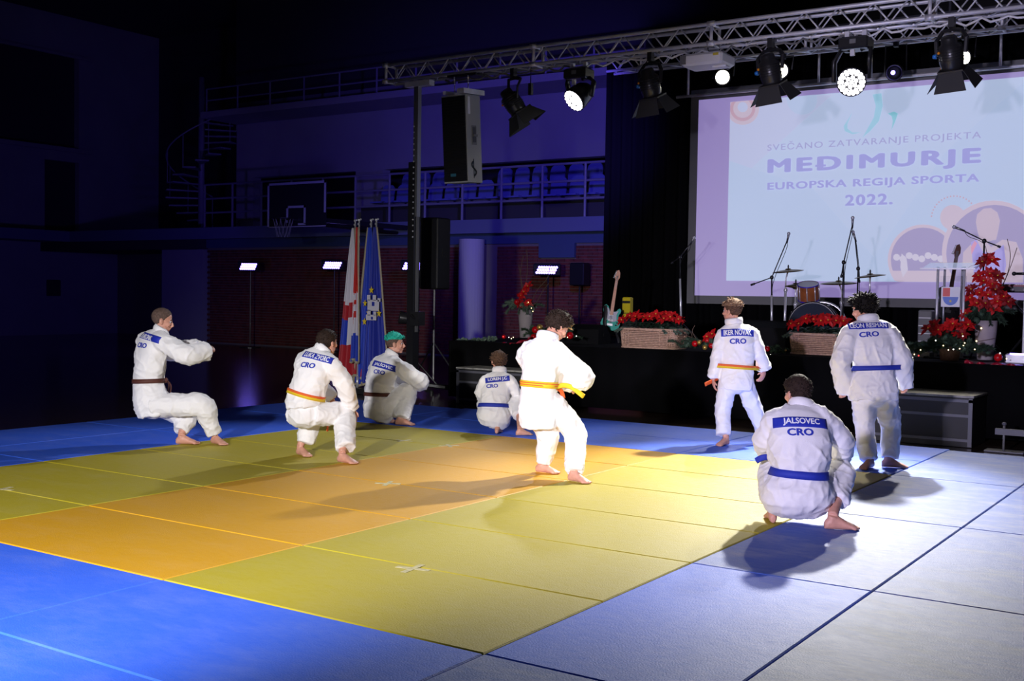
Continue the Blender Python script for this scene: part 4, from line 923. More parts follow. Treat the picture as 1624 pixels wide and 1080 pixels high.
# ------------------------------------------------------------------ backboard, spiral stair
t = thing('basketball_backboard', 'basketball backboard with pale outline in the dark left background', 'backboard', (-15.36, 14.5, 2.9))
M['line'] = mat('backboard_line', (.5, .5, .6, 1), .6); M['glass'] = mat('dark_acrylic', (.02, .02, .03, 1), .15)
bx0, bx1, bz0, bz1 = -16.25, -14.48, 2.89, 3.88
MB().box2((bx0, 14.50, bz0), (bx1, 14.52, bz1)).build('board', M['glass'], t)
MB().box2((bx0, 14.49, bz1 - .05), (bx1, 14.50, bz1)).box2((bx0, 14.49, bz0), (bx1, 14.50, bz0 + .02)).box2((bx0, 14.49, bz0), (bx0 + .05, 14.50, bz1)).box2((bx1 - .05, 14.49, bz0 + .3), (bx1, 14.50, bz1)).build('outline', M['line'], t)
MB().box2((-15.66, 14.49, bz0 + .42), (-15.08, 14.50, bz0 + .47)).box2((-15.66, 14.49, bz0 + .1), (-15.61, 14.50, bz0 + .47)).box2((-15.13, 14.49, bz0 + .06), (-15.08, 14.50, bz0 + .47)).box2((-15.3, 14.49, bz0 + .04), (-15.08, 14.50, bz0 + .08)).build('target_square', M['line'], t)
ring = [V((-15.36 + .225 * math.cos(a), 14.1 + .225 * math.sin(a), 3.05)) for a in (2 * math.pi * k / 24 for k in range(24))]
MB().tube(ring, .012, 6, closed=True).box((-15.36, 14.41, 3.05), (.12, .18, .06)).build('rim', M['black'], t)
nt_ = MB()
for k in range(12):
    a = 2 * math.pi * k / 12
    for s_ in (-1, 1): nt_.tube([(-15.36 + .22 * math.cos(a), 14.1 + .22 * math.sin(a), 3.04), (-15.36 + .13 * math.cos(a + .5 * s_), 14.1 + .13 * math.sin(a + .5 * s_), 2.65)], .006, 4)
nt_.build('net', M['grey'], t)
MB().box2((-15.9, 14.52, 3.0), (-15.8, 17.98, 3.1)).box2((-14.92, 14.52, 3.0), (-14.82, 17.98, 3.1)).tube([(-15.36, 14.55, 3.0), (-15.36, 17.98, 2.95)], .04, 6).build('support_arm', M['black'], t)
t = thing('spiral_staircase', 'dim spiral staircase climbing to the high catwalk at left', 'staircase', (-23.35, 18.75, 3.1))
MB().cyl((-23.35, 18.75, 3.1), (-23.35, 18.75, 7.6), .09, n=14).build('post', M['rail'], t, True)
rl = []
for k in range(16):
    a = R(120 + 21 * k); z = 3.3 + .2 * k
    d = V((math.cos(a), math.sin(a), 0)); d2 = V((math.cos(a + R(22)), math.sin(a + R(22)), 0)); c0 = V((-23.35, 18.75, z))
    MB().prism([(0, 0), (1, 0), (2, 0), (3, 0)], 0, .04, lambda x, y, h: c0 + [d * .08, d * 1.0, d2 * 1.0, d2 * .08][int(x)] + ZU * h).build('tread', M['rail'], t)
    if k % 2 == 0: MB().cyl(c0 + d * .98, c0 + d * .98 + ZU * .95, .012, n=6).build('baluster', M['rail'], t)
    rl.append(c0 + d * .98 + ZU * .95)
MB().tube(cr(rl, 3), .022, 6).build('handrail', M['rail'], t, True)

# ------------------------------------------------------------------ flags in a stand
M['f_white'] = mat('flag_white', srgb(216, 212, 222), .6, sheen=.3); M['f_red'] = mat('flag_red', srgb(176, 16, 34), .6, sheen=.3); M['f_orange'] = mat('flag_scarlet', srgb(204, 26, 20), .6, sheen=.3)
M['f_blue'] = mat('flag_blue', srgb(24, 60, 190), .6, sheen=.3); M['f_navy'] = mat('flag_dark_blue', srgb(26, 44, 160), .6, sheen=.3); M['f_yellow'] = mat('flag_yellow', srgb(236, 204, 40), .6); M['fringe'] = mat('flag_fringe', srgb(178, 166, 140), .8, bump=.4, bscale=120)
def flag(x, y, top, bot, left, right, zone, label, seed, folds=7, fringe=True, side=-1):
    """cloth hanging from a pole top: narrow at the finial, gathered into folds below; zone(u, v) -> material index"""
    t = thing('flag', label, 'flag', (x, y, 0), 'flags on poles beside the lift tower')
    MB().tube([(x, y, .05), (x + .005, y, top + .03)], .013, 8).build('pole', M['chrome'], t, True)
    MB().ell((x, y, top + .05), (.022, .022, .022), None, 10, 8).ell((x + .035, y, top + .06), (.016, .016, .016), None, 8, 6).ell((x - .012, y, top - .01), (.013, .013, .018), None, 8, 6).build('finial', M['chrome'], t, True)
    NU, NV = 64, 60; vs, fs = [], []
    for j in range(NV + 1):
        v = j / NV; z = top - .06 - v * (top - .06 - bot); wl = .03 + (left - .03) * v ** .9; wr = .03 + (right - .03) * v ** .9
        for i in range(NU + 1):
            u = i / NU; s_ = u - wl / (wl + wr)
            xx = x - wl + (wl + wr) * u + .008 * math.sin(u * 20 + seed) * v
            amp = (.015 + .05 * v) * (.5 + .5 * math.sin(u * 3.14))
            yy = y - .02 - amp * (1 + math.sin(u * folds * 6.283 + seed + v * 1.3 * math.sin(seed))) * .8 - .02 * math.sin(u * 17 + seed * 2 + v * 3) * v
            vs.append(V((xx, yy, z + .05 * v * math.sin(u * 9 + seed) * .5)))
    mats = ['f_white', 'f_red', 'f_blue', 'f_orange', 'f_navy', 'f_yellow', 'fringe']
    me = bpy.data.meshes.new('cloth'); idx = []
    for j in range(NV):
        for i in range(NU):
            a = j * (NU + 1) + i; fs.append((a, a + 1, a + NU + 2, a + NU + 1)); idx.append(zone((i + .5) / NU, (j + .5) / NV))
    me.from_pydata(vs, [], fs)
    for k in mats: me.materials.append(M[k])
    me.polygons.foreach_set('material_index', idx); smoothshade(me)
    o = link('cloth', me, t); sd = o.modifiers.new('thick', 'SOLIDIFY'); sd.thickness = .004
    if fringe:
        for e in (0, NU):
            if (e == 0) == (side < 0): MB().tube([vs[j * (NU + 1) + e] - V((0, .006, 0)) for j in range(0, NV + 1, 2)], .013, 5, 1.6).build('fringe', M['fringe'], t, True)
        MB().tube([vs[NV * (NU + 1) + i] for i in range(0, NU + 1, 2)], .014, 5, 1.8).build('fringe', M['fringe'], t, True)
    return t, vs, NU, NV
def star(t, c, r, m=None):
    pts = [(r * (1 if k % 2 == 0 else .42) * math.sin(math.pi * k / 5), r * (1 if k % 2 == 0 else .42) * math.cos(math.pi * k / 5)) for k in range(10)]
    MB().prism(pts, 0, .003, lambda x, y, h: V(c) + V((x * .8, -h, y))).build('star', m or M['f_yellow'], t)
FY = 9.2
def z1(u, v):
    if v < .5 + .02 * math.sin(u * 6): return 0
    k = u + (v - .5) * .9
    if v > .72 - .1 * u: return 1 if v > .80 - .04 * u else (2 if u < .45 else 0)
    return 1 if v < .62 - .03 * u else (2 if u < .35 else 0)
flag(-8.92, FY, 2.50, .20, .30, .24, z1, 'leftmost flag, white over red with blue', 1.3, 4, True, 1)
def z2(u, v):
    if v < .48: return 3
    if u > .3 and u < .8 and v < .74: return 3 if (int(u * 12) + int(v * 22)) % 2 else 0
    return 0 if v < .8 else 2
flag(-8.735, FY - .12, 2.50, .45, .10, .05, z2, 'second flag from the left, scarlet with red and white checks', 2.1, 3, True, 1)
t, vs, NU, NV = flag(-8.585, FY - .02, 2.50, .10, .27, .24, lambda u, v: 2, 'third flag from the left, blue with yellow stars', 3.2, 4, True, -1)
for px, py, r in ((567, 457, .06), (584, 458, .0), (579, 481, .055), (583, 464, .0), (584, 496, .05), (578, 510, .06), (588, 472, .0)):
    if r: star(t, at(px, py, y=FY - .16), r)
t, vs, NU, NV = flag(-8.45, FY - .06, 2.50, .12, .22, .32, lambda u, v: 4, 'rightmost flag, dark blue with a white castle', 4.4, 5, True, 1)
cz = at(592, 482, y=FY - .21)
cast = MB(); K = lambda x, z: cz + V((x, 0, z))
cast.box(K(0, -.02), (.22, .006, .16)); cast.box(K(-.09, .09), (.06, .006, .08)); cast.box(K(.02, .09), (.06, .006, .08)); cast.box(K(.11, .06), (.05, .006, .05)); cast.box(K(-.04, -.20), (.2, .006, .08)); cast.box(K(-.08, -.13), (.06, .006, .08)); cast.box(K(.03, -.14), (.05, .006, .06))
cast.build('castle_emblem', M['f_white'], t); MB().box(K(.0, -.0), (.05, .008, .06)).box(K(-.02, -.21), (.04, .008, .04)).build('castle_gate', M['f_navy'], t)
for px, py in ((589, 460), (601, 497)): star(t, at(px, py, y=FY - .22), .06)
t = thing('flag_stand', 'low metal stand holding the four flag poles', 'stand', (-8.7, FY, 0))
MB().box2((-9.0, FY - .24, -.035), (-8.38, FY + .2, .05)).build('base', M['satin'], t)
for x, dy in ((-8.92, 0), (-8.735, -.12), (-8.585, -.02), (-8.45, -.06)): MB().cyl((x, FY + dy, .05), (x, FY + dy, .22), .022).build('socket', M['chrome'], t, True)

# ------------------------------------------------------------------ step boxes before the stage, floor base
def step_box(x0, x1, y0, h, label):
    t = thing('step_box', label, 'step', ((x0 + x1) / 2, y0 + .3, 0)); yb = 9.28
    M['step'] = M.get('step') or mat('black_step', (.012, .012, .013, 1), .6)
    MB().box2((x0, y0, -.035), (x1, yb, h - .02)).build('body', M['step'], t)
    MB().box2((x0 - .01, y0 - .01, h - .02), (x1 + .01, yb, h)).build('tread', M['spk2'], t)
    for z in (.02, h * .55): MB().box2((x0, y0 - .012, z), (x1, y0, z + .028)).build('rail', M['edge'], t)
    MB().box2((x0, y0 - .014, h - .07), (x1, y0, h - .04)).build('rail', M['edge'], t)
    for x in (x0, x1 - .04): MB().box2((x, y0 - .014, -.03), (x + .04, y0, h - .03)).build('post', M['edge'], t)
M['spk2'] = mat('worn_tread', srgb(150, 148, 140), .7, vary=.5, vscale=9); M['edge'] = mat('grey_edge', (.10, .10, .12, 1), .5)
step_box(-.95, .09, 8.62, .50, 'black step box with grey rails at the right, before the stage')
step_box(-6.66, -5.55, 8.78, .47, 'black step box behind the smallest squatting boy')
t = thing('floor_bracket', 'small silver adjustable foot at the right edge by the stage', 'bracket', (.42, 8.55, 0))
MB().box2((.25, 8.42, -.035), (.62, 8.6, -.02)).build('base_plate', M['edge'], t); MB().cyl((.42, 8.5, -.02), (.42, 8.5, .24), .012).build('rod', M['grey'], t, True); MB().box2((.34, 8.47, .14), (.95, 8.53, .20)).build('bar', M['edge'], t); MB().ell((.42, 8.5, .25), (.025, .025, .02), None, 8, 6).build('knob', M['edge'], t, True)

# ------------------------------------------------------------------ plants
M['bract'] = mat('red_bract', srgb(192, 12, 18), .55, vary=.25, vscale=18); M['bract2'] = mat('dark_red_bract', srgb(138, 10, 18), .55, vary=.25, vscale=18); M['leaf'] = mat('dark_leaf', srgb(28, 52, 34), .5, vary=.3, vscale=14)
M['fir'] = mat('fir_green', srgb(58, 80, 60), .7, vary=.35, vscale=20); M['fir_pale'] = mat('frosted_fir', srgb(104, 124, 108), .7, vary=.25, vscale=20); M['twig'] = mat('bare_twig', srgb(104, 84, 70), .8)
M['vase'] = mat('grey_vase', srgb(176, 164, 166), .7, vary=.06, vscale=12); M['gold'] = mat('gold_bauble', srgb(220, 180, 90), .25, .7); M['redball'] = mat('red_bauble', srgb(190, 16, 24), .2); M['pistil'] = mat('yellow_pistil', srgb(220, 190, 60), .6)
M['wicker'] = mat('wicker', srgb(190, 154, 130), .7, vary=.25, vscale=40); M['wicker2'] = mat('wicker_dark', srgb(132, 100, 84), .8, vary=.25, vscale=40); M['ribbon'] = mat('red_ribbon', srgb(150, 20, 44), .35)
M['b_warm'] = mat('warm_bulb', (1, 1, 1, 1), emit=(1, .75, .35, 1), estr=3); M['b_red'] = mat('red_bulb', (1, 0, 0, 1), emit=(1, .05, .05, 1), estr=3); M['b_white'] = mat('white_bulb', (1, 1, 1, 1), emit=(1, .95, .85, 1), estr=3)
rp = random.Random(11)
def leaf(mb, base, d, up, L, W, droop=.2):
    d = d.normalized(); s_ = d.cross(up).normalized(); n = s_.cross(d)
    p = [base, base + d * L * .3 + s_ * W * .42 + n * L * .06, base + d * L * .65 + s_ * W * .5 - n * L * droop * .3, base + d * L - n * L * droop, base + d * L * .65 - s_ * W * .5 - n * L * droop * .3, base + d * L * .3 - s_ * W * .42 + n * L * .06, base + d * L * .35 + n * L * .01, base + d * L * .68 - n * L * droop * .42]
    q = [v - n * .0015 for v in p]; o = 8
    mb.add(p + q, [(0, 1, 6), (1, 2, 7, 6), (2, 3, 7), (0, 6, 5), (6, 7, 4, 5), (7, 3, 4), (8, 14, 9), (9, 14, 15, 10), (10, 15, 11), (8, 13, 14), (14, 13, 12, 15), (15, 12, 11),
                   (0, 8, 9, 1), (1, 9, 10, 2), (2, 10, 11, 3), (3, 11, 12, 4), (4, 12, 13, 5), (5, 13, 8, 0)])
def poinsettia_flower(c, n, s_, parent, m='bract'):
    """one flower head: two whorls of pointed bracts and a small yellow heart"""
    mb = MB(); q = frame_rot(n, (1, 0, .1)); a0 = rp.random() * 6
    for k in range(11):
        a = a0 + k * 2.4; el = .25 + .5 * (k > 5) + rp.uniform(-.15, .15); d = q @ V((math.cos(a) * math.cos(el), math.sin(a) * math.cos(el), math.sin(el)))
        leaf(mb, V(c), d, q @ V((0, 0, 1)), s_ * rp.uniform(.8, 1.1) * (1 if k < 6 else .7), s_ * .42, rp.uniform(.1, .5))
    o = mb.build('flower', M[m], parent)
    MB().ell(V(c) + q @ V((0, 0, .012)), (.01, .01, .008), None, 6, 5).build('flower_heart', M['pistil'], o)
def fir_into(mb, pts, nlen, dens, rd):
    pts = cr(pts, 8)
    for i in range(len(pts) - 1):
        d = (pts[i + 1] - pts[i]).normalized()
        for k in range(dens):
            v = V((rd.uniform(-1, 1), rd.uniform(-1, 1), rd.uniform(-1, 1))); v = (v - d * v.dot(d))
            if v.length < .1: continue
            v = (v.normalized() + d * .7).normalized() * nlen * rd.uniform(.6, 1.1); s_ = d.cross(v).normalized() * .006; b = pts[i].lerp(pts[i + 1], rd.random())
            mb.add([b - s_, b + s_, b + v], [(0, 1, 2)])
    mb.tube(pts, .005, 4)
def basket(x0, x1, y0, y1, z, h, label, plabel):
    cx, cy = (x0 + x1) / 2, (y0 + y1) / 2; t = thing('wicker_basket', label, 'basket', (cx, cy, z))
    def peri(s_, zz, off=0, fl=1.0):   # rounded rectangle, flaring upwards
        fx = (x1 - x0) / 2 * (1 + .05 * (zz - z) / h) + off; fy = (y1 - y0) / 2 * (1 + .06 * (zz - z) / h) + off
        a = s_ * 2 * math.pi; ca, sa = math.cos(a), math.sin(a); e = .22
        return V((cx + fx * math.copysign(abs(ca) ** e, ca), cy + fy * math.copysign(abs(sa) ** e, sa), zz))
    MB().loft([[peri(k / 64, zz, -.012) for k in range(64)] for zz in (z, z + h)]).build('lining', M['wicker2'], t)
    nrow = 11; wv = MB()
    for r_ in range(nrow):
        zz = z + h * (r_ + .5) / nrow
        wv.tube([peri(k / 128, zz, .006 * (1 if (k + 2 * (r_ % 2)) % 4 < 2 else -1)) for k in range(128)], h / nrow * .5, 5, .9, ZU, closed=True)
    wv.build('weave', M['wicker'], t, True)['kind'] = 'stuff'
    stk = MB()
    for k in range(32): stk.tube([peri(k / 32 + .004, z, .004), peri(k / 32 + .004, z + h, .006)], .008, 5)
    stk.build('stakes', M['wicker'], t, True)['kind'] = 'stuff'
    for zz in (z + .01, z + h): MB().tube([peri(k / 64, zz, .006) for k in range(64)], .016, 6, closed=True).build('rim', M['wicker'], t, True)
    p = thing('poinsettia', plabel, 'plant', (cx, cy, z + h))
    fo = MB()
    for k in range(150):
        b = peri(rp.random(), z + h - .01, -.02).lerp(V((cx, cy, z + h)), rp.random() ** .7 * .9); a = rp.random() * 6.283
        d = V((math.cos(a), math.sin(a), rp.uniform(-.1, .9))); leaf(fo, b + ZU * rp.uniform(0, .08), d, ZU, rp.uniform(.07, .12), .05, .4)
    fo.build('foliage', M['leaf'], p)['kind'] = 'stuff'
    fr = MB()
    for k in range(7):
        b = peri(.5 + .08 * k + .02, z + h + .01, .0); o = (b - V((cx, cy, z + h))).normalized(); fir_into(fr, [b - o * .08, b, b + o * .09 - ZU * .05], .035, 14, rp)
    fr.build('fir_sprigs', M['fir_pale'], p)['kind'] = 'stuff'
    n = 17
    for k in range(n):
        fx = -.98 + 1.96 * ((k * .618) % 1); fy = -.9 + 1.8 * (k + .5) / n
        c = V((cx + fx * (x1 - x0) * .52, cy + fy * (y1 - y0) * .5, z + h + .11 + .07 * (1 - fx * fx) + rp.uniform(-.03, .03)))
        poinsettia_flower(c, V((fx * .5, -.75 + .3 * fy, .8)), rp.uniform(.085, .115), p)
b1 = at(985, 551, z=.8); b1r = at(1058, 555.5, z=.8)
basket(b1.x, b1r.x, b1.y + .0, b1.y + .36, .80, .25, 'left wicker basket of poinsettias, beside the guitar', 'red poinsettias filling the left wicker basket')
b2 = at(1251, 561, z=.8)
basket(b2.x + .02, b2.x + .74, b2.y, b2.y + .36, .80, .25, 'right wicker basket of poinsettias, in front of the drums', 'red poinsettias filling the right wicker basket')
def vase(px, py, h, r0, r1, label, build):
    c = at(px, py, z=.8); t = thing('tall_vase', label, 'vase', c)
    MB().lathe([(0, 0), (r0, 0), (r0 * 1.02, .02), (r1 * .96, h * .7), (r1, h), (r1 - .012, h), (r1 * .9, h - .1), (0, h - .12)], c, None, 32).build('body', M['vase'], t, True)
    build(c + ZU * h)
def arr_left(c):
    p = thing('winter_bouquet', 'red poinsettia and fir bouquet with bare twigs in the left vase', 'bouquet', c)
    fr = MB()
    for k in range(16):
        a = rp.random() * 6.283; L = rp.uniform(.2, .36); d = V((math.cos(a), math.sin(a) * .6, 0)); fir_into(fr, [c - ZU * .05, c + d * L * .5 + ZU * .08, c + d * L + ZU * rp.uniform(-.06, .1)], .05, 16, rp)
    for k in range(6):
        d = V((-1, rp.uniform(-.5, .3), 0)); fir_into(fr, [c, c + d * .2 + ZU * .1, c + d * rp.uniform(.3, .42) + ZU * rp.uniform(-.08, .16)], .055, 18, rp)
    fr.build('fir', M['fir_pale'], p)['kind'] = 'stuff'
    for dx, dz, s_ in ((-.02, .22, .10), (.03, .28, .09), (.10, .37, .10), (-.06, .10, .09), (.10, .10, .10), (.02, .08, .08), (.06, .34, .07)): poinsettia_flower(c + V((dx, -.10, dz)), V((dx, -1, .4)), s_, p, 'bract')
    MB().ell(c + V((-.08, -.14, .12)), (.045, .045, .045), None, 14, 10).build('bauble', M['redball'], p, True)
    for pts in ([(0, 0, 0), (-.08, 0, .35), (-.12, .02, .6), (-.06, .0, .85)], [(0, 0, 0), (-.03, .05, .4), (.02, 0, .65), (.0, 0, .95)], [(.05, 0, 0), (.2, 0, .3), (.36, .05, .5), (.44, .0, .72)], [(.05, 0, 0), (.2, 0, .12), (.3, 0, .28), (.42, 0, .42)], [(0, 0, 0), (-.1, 0, .5), (-.15, 0, .72)]):
        MB().tube(cr([c + V(q) for q in pts]), .005, 5).build('twig', M['twig'], p, True)
    for dx, dy, dz in ((.13, -.13, .12), (.17, -.1, .03), (.2, -.1, -.02)): MB().ell(c + V((dx, dy, dz)), (.008, .008, .008), None, 8, 6).build('light_bulb', M['b_warm'], p, True)
vase(833, 535.5, .44, .085, .115, 'pale grey tall vase on the left end of the stage', arr_left)
def arr_right(c):
    p = thing('winter_bouquet', 'tall red poinsettia bouquet with fir in the right vase', 'bouquet', c)
    fr = MB()
    for k in range(20):
        a = rp.random() * 6.283; L = rp.uniform(.18, .34); d = V((math.cos(a), math.sin(a) * .7, 0)); fir_into(fr, [c - ZU * .04, c + d * L * .5 + ZU * .1, c + d * L + ZU * rp.uniform(-.1, .16)], .05, 16, rp)
    fr.build('fir', M['fir'], p)['kind'] = 'stuff'
    for k, (dx, dz) in enumerate(((.02, .72), (.07, .70), (-.03, .68), (-.08, .52), (.05, .54), (.14, .52), (-.02, .46), (.08, .42), (-.14, .36), (-.06, .32), (.04, .30), (.12, .36), (.20, .28), (.14, .22), (.26, .22), (-.16, .26), (-.20, .08), (.02, .2), (.1, .14), (-.08, .2))):
        poinsettia_flower(c + V((dx, -.10 - .03 * (k % 3), dz)), V((dx * 2, -1, .5)), .10, p, 'bract2' if k % 3 == 2 else 'bract')
    MB().ell(c + V((-.08, -.13, .0)), (.04, .04, .04), None, 14, 10).build('bauble', M['fir'], p, True)
    for pts in ([(.05, 0, .2), (.2, 0, .5), (.24, 0, .75), (.2, 0, .95)], [(.05, 0, .1), (.22, 0, .55), (.3, .05, .85)], [(-.05, 0, .1), (-.25, 0, .3), (-.34, 0, .36)]): MB().tube(cr([c + V(q) for q in pts]), .004, 5).build('twig', M['twig'], p, True)
    MB().tube(cr([c + V(q) for q in ((-.03, -.15, -.08), (-.05, -.16, -.16), (-.08, -.14, -.24), (.05, -.14, -.22), (.12, -.1, -.2))]), .003, 4).build('light_wire', M['twig'], p)
    for dx, dy, dz in ((-.02, -.155, -.09), (-.07, -.15, -.24), (-.14, -.12, -.33)): MB().ell(c + V((dx, dy, dz)), (.010, .010, .010), None, 8, 6).build('light_bulb', M['b_warm'], p, True)
vase(1562, 570.5, .46, .085, .125, 'pale grey tall vase near the lectern', arr_right)
def garland(label, path, n, balls, bulbs, m='fir', spread=.16, nl=.045):
    pts = [V(q) for q in path]; t = thing('fir_garland', label, 'garland', pts[len(pts) // 2]); cv = cr(pts, 10); fr = MB()
    for k in range(n):
        b = cv[int(rp.random() * (len(cv) - 1))]; a = rp.random() * 6.283; d = V((math.cos(a), math.sin(a) * .7, rp.uniform(-.1, .6)))
        fir_into(fr, [b, b + d * spread * .6 + ZU * .03, b + d * spread * rp.uniform(.8, 1.3)], nl, 13, rp)
    fr.v = [(x, y, max(z, .806)) if y > 9.28 else (x, y, z) for x, y, z in fr.v]
    fr.build('fir', M[m], t)['kind'] = 'stuff'
    for (q, r_, mm) in balls: MB().ell(q, (r_, r_, r_), None, 14, 10).build('bauble', M[mm], t, True)
    for (q, mm) in bulbs: MB().ell(q, (.0075, .0075, .0075), None, 8, 6).build('light_bulb', M[mm], t, True)
    return t
GP = lambda px, py, z=.8: at(px, py, z=z)
YG = lambda px, py, y: at(px, py, y=y)
g = garland('fir garland with red baubles on the stage left of centre, by the standing light-haired boy', [YG(1080, 552, 9.5), YG(1110, 548, 9.5), YG(1140, 552, 9.48), YG(1165, 555, 9.48)], 34,
        [(YG(1102, 545, 9.42), .04, 'redball'), (YG(1109, 543, 9.4), .03, 'gold'), (YG(1122, 540, 9.42), .04, 'redball'), (YG(1128, 548, 9.4), .035, 'redball'), (YG(1118, 551, 9.38), .035, 'gold')], [])
for px, py in ((1130, 530), (1122, 534)): poinsettia_flower(YG(px, py, 9.45), V((-.3, -1, .6)), .09, g)
for pts in ([(1098, 540), (1096, 528), (1086, 520)], [(1106, 540), (1098, 526), (1102, 516)], [(1110, 540), (1094, 534), (1088, 532)]): MB().tube(cr([YG(a, b, 9.48) for a, b in pts]), .004, 4).build('twig', M['twig'], g)
garland('thin fir garland with small red balls on the stage right of the light-haired boy', [YG(1200, 558, 9.5), YG(1225, 557, 9.5), YG(1248, 560, 9.5)], 14, [(YG(1217, 553, 9.42), .035, 'redball'), (YG(1246, 556, 9.44), .015, 'gold')], [(YG(1222, 563, 9.36), 'b_white')], 'fir', .10, .03)
garland('fir garland with red ornament at the foot of the left vase', [YG(842, 532, 9.6), YG(858, 528, 9.6), YG(872, 530, 9.6), YG(905, 538, 9.6)], 30, [(YG(849, 523, 9.5), .05, 'redball'), (YG(856, 519, 9.5), .045, 'gold'), (YG(846, 534, 9.5), .04, 'redball'), (YG(904, 532, 9.5), .05, 'redball')], [(YG(914, 533, 9.4), 'b_white'), (YG(900, 535, 9.45), 'b_warm')])
garland('flattened fir sprigs with coloured lights on the left stage corner', [YG(735, 545, 9.5), YG(760, 542, 9.5), YG(785, 541, 9.5)], 20, [(YG(799, 534, 9.42), .03, 'redball')], [(YG(798, 534, 9.38), 'b_red'), (YG(807, 535, 9.4), 'b_white'), (YG(814, 535, 9.4), 'b_warm'), (YG(811, 537, 9.38), 'b_warm')], 'fir_pale', .1, .03)
gl = garland('dark fir garland with coloured lights along the right of the stage', [YG(1446, 560, 9.5), YG(1470, 556, 9.5), YG(1500, 548, 9.5), YG(1530, 552, 9.5), YG(1552, 560, 9.5)], 70, [(YG(1583, 567, 9.42), .045, 'redball')],
        [(YG(a, b, 9.40), mm) for a, b, mm in ((1460, 555, 'b_warm'), (1450, 562, 'b_warm'), (1457, 564, 'b_red'), (1447, 567, 'b_white'), (1484, 540, 'b_white'), (1496, 548, 'b_warm'), (1504, 555, 'b_warm'), (1512, 554, 'b_white'), (1522, 553, 'b_warm'), (1528, 548, 'b_warm'), (1530, 544, 'b_warm'), (1546, 554, 'b_warm'), (1527, 533, 'b_white'), (1583, 569, 'b_red'), (1596, 569, 'b_warm'), (1586, 560, 'b_white'))], 'fir', .15)
# pot of poinsettias under the lectern
c = at(1506, 562, y=9.85); c.z = .8; t = thing('poinsettia', 'low pot of red poinsettias on the stage in front of the lectern', 'plant', c)
MB().lathe([(0, 0), (.10, 0), (.13, .2), (.12, .2), (0, .18)], c).build('pot', M['wicker2'], t, True); fo = MB()
for k in range(120):
    a = rp.random() * 6.283; d = V((math.cos(a), math.sin(a), rp.uniform(-.3, .7))); leaf(fo, c + ZU * (.2 + rp.uniform(0, .14)) + d * .06, d, ZU, .12, .055, .4)
fo.build('foliage', M['leaf'], t)['kind'] = 'stuff'
for k in range(13): poinsettia_flower(c + V((-.20 + .42 * ((k * .618) % 1), -.18 + .02 * k, .36 + .06 * math.sin(k * 1.7))), V((.2 * math.sin(k), -.8, .7)), .10, t, 'bract2' if k % 4 == 3 else 'bract')
for pts, lb in (([(797, 544), (810, 546), (826, 541), (840, 536)], 'crimson ribbon cloth by the left vase'), ([(1530, 572), (1552, 576), (1580, 577), (1605, 579), (1640, 584)], 'crimson ribbon cloth by the right vase')):
    cv = cr([YG(a, b, 9.36) for a, b in pts], 10); mb = MB(); mb.loft([[p + V((0, -.02 + .03 * math.sin(i), .02 * math.sin(i * .7))), p + V((0, .08 + .03 * math.cos(i * .8), .01)), p + V((0, .08, -.02)), p + V((0, -.02, -.025))] for i, p in enumerate(cv)])
    tag(mb.build('ribbon', M['ribbon'], None, True), lb, 'ribbon')

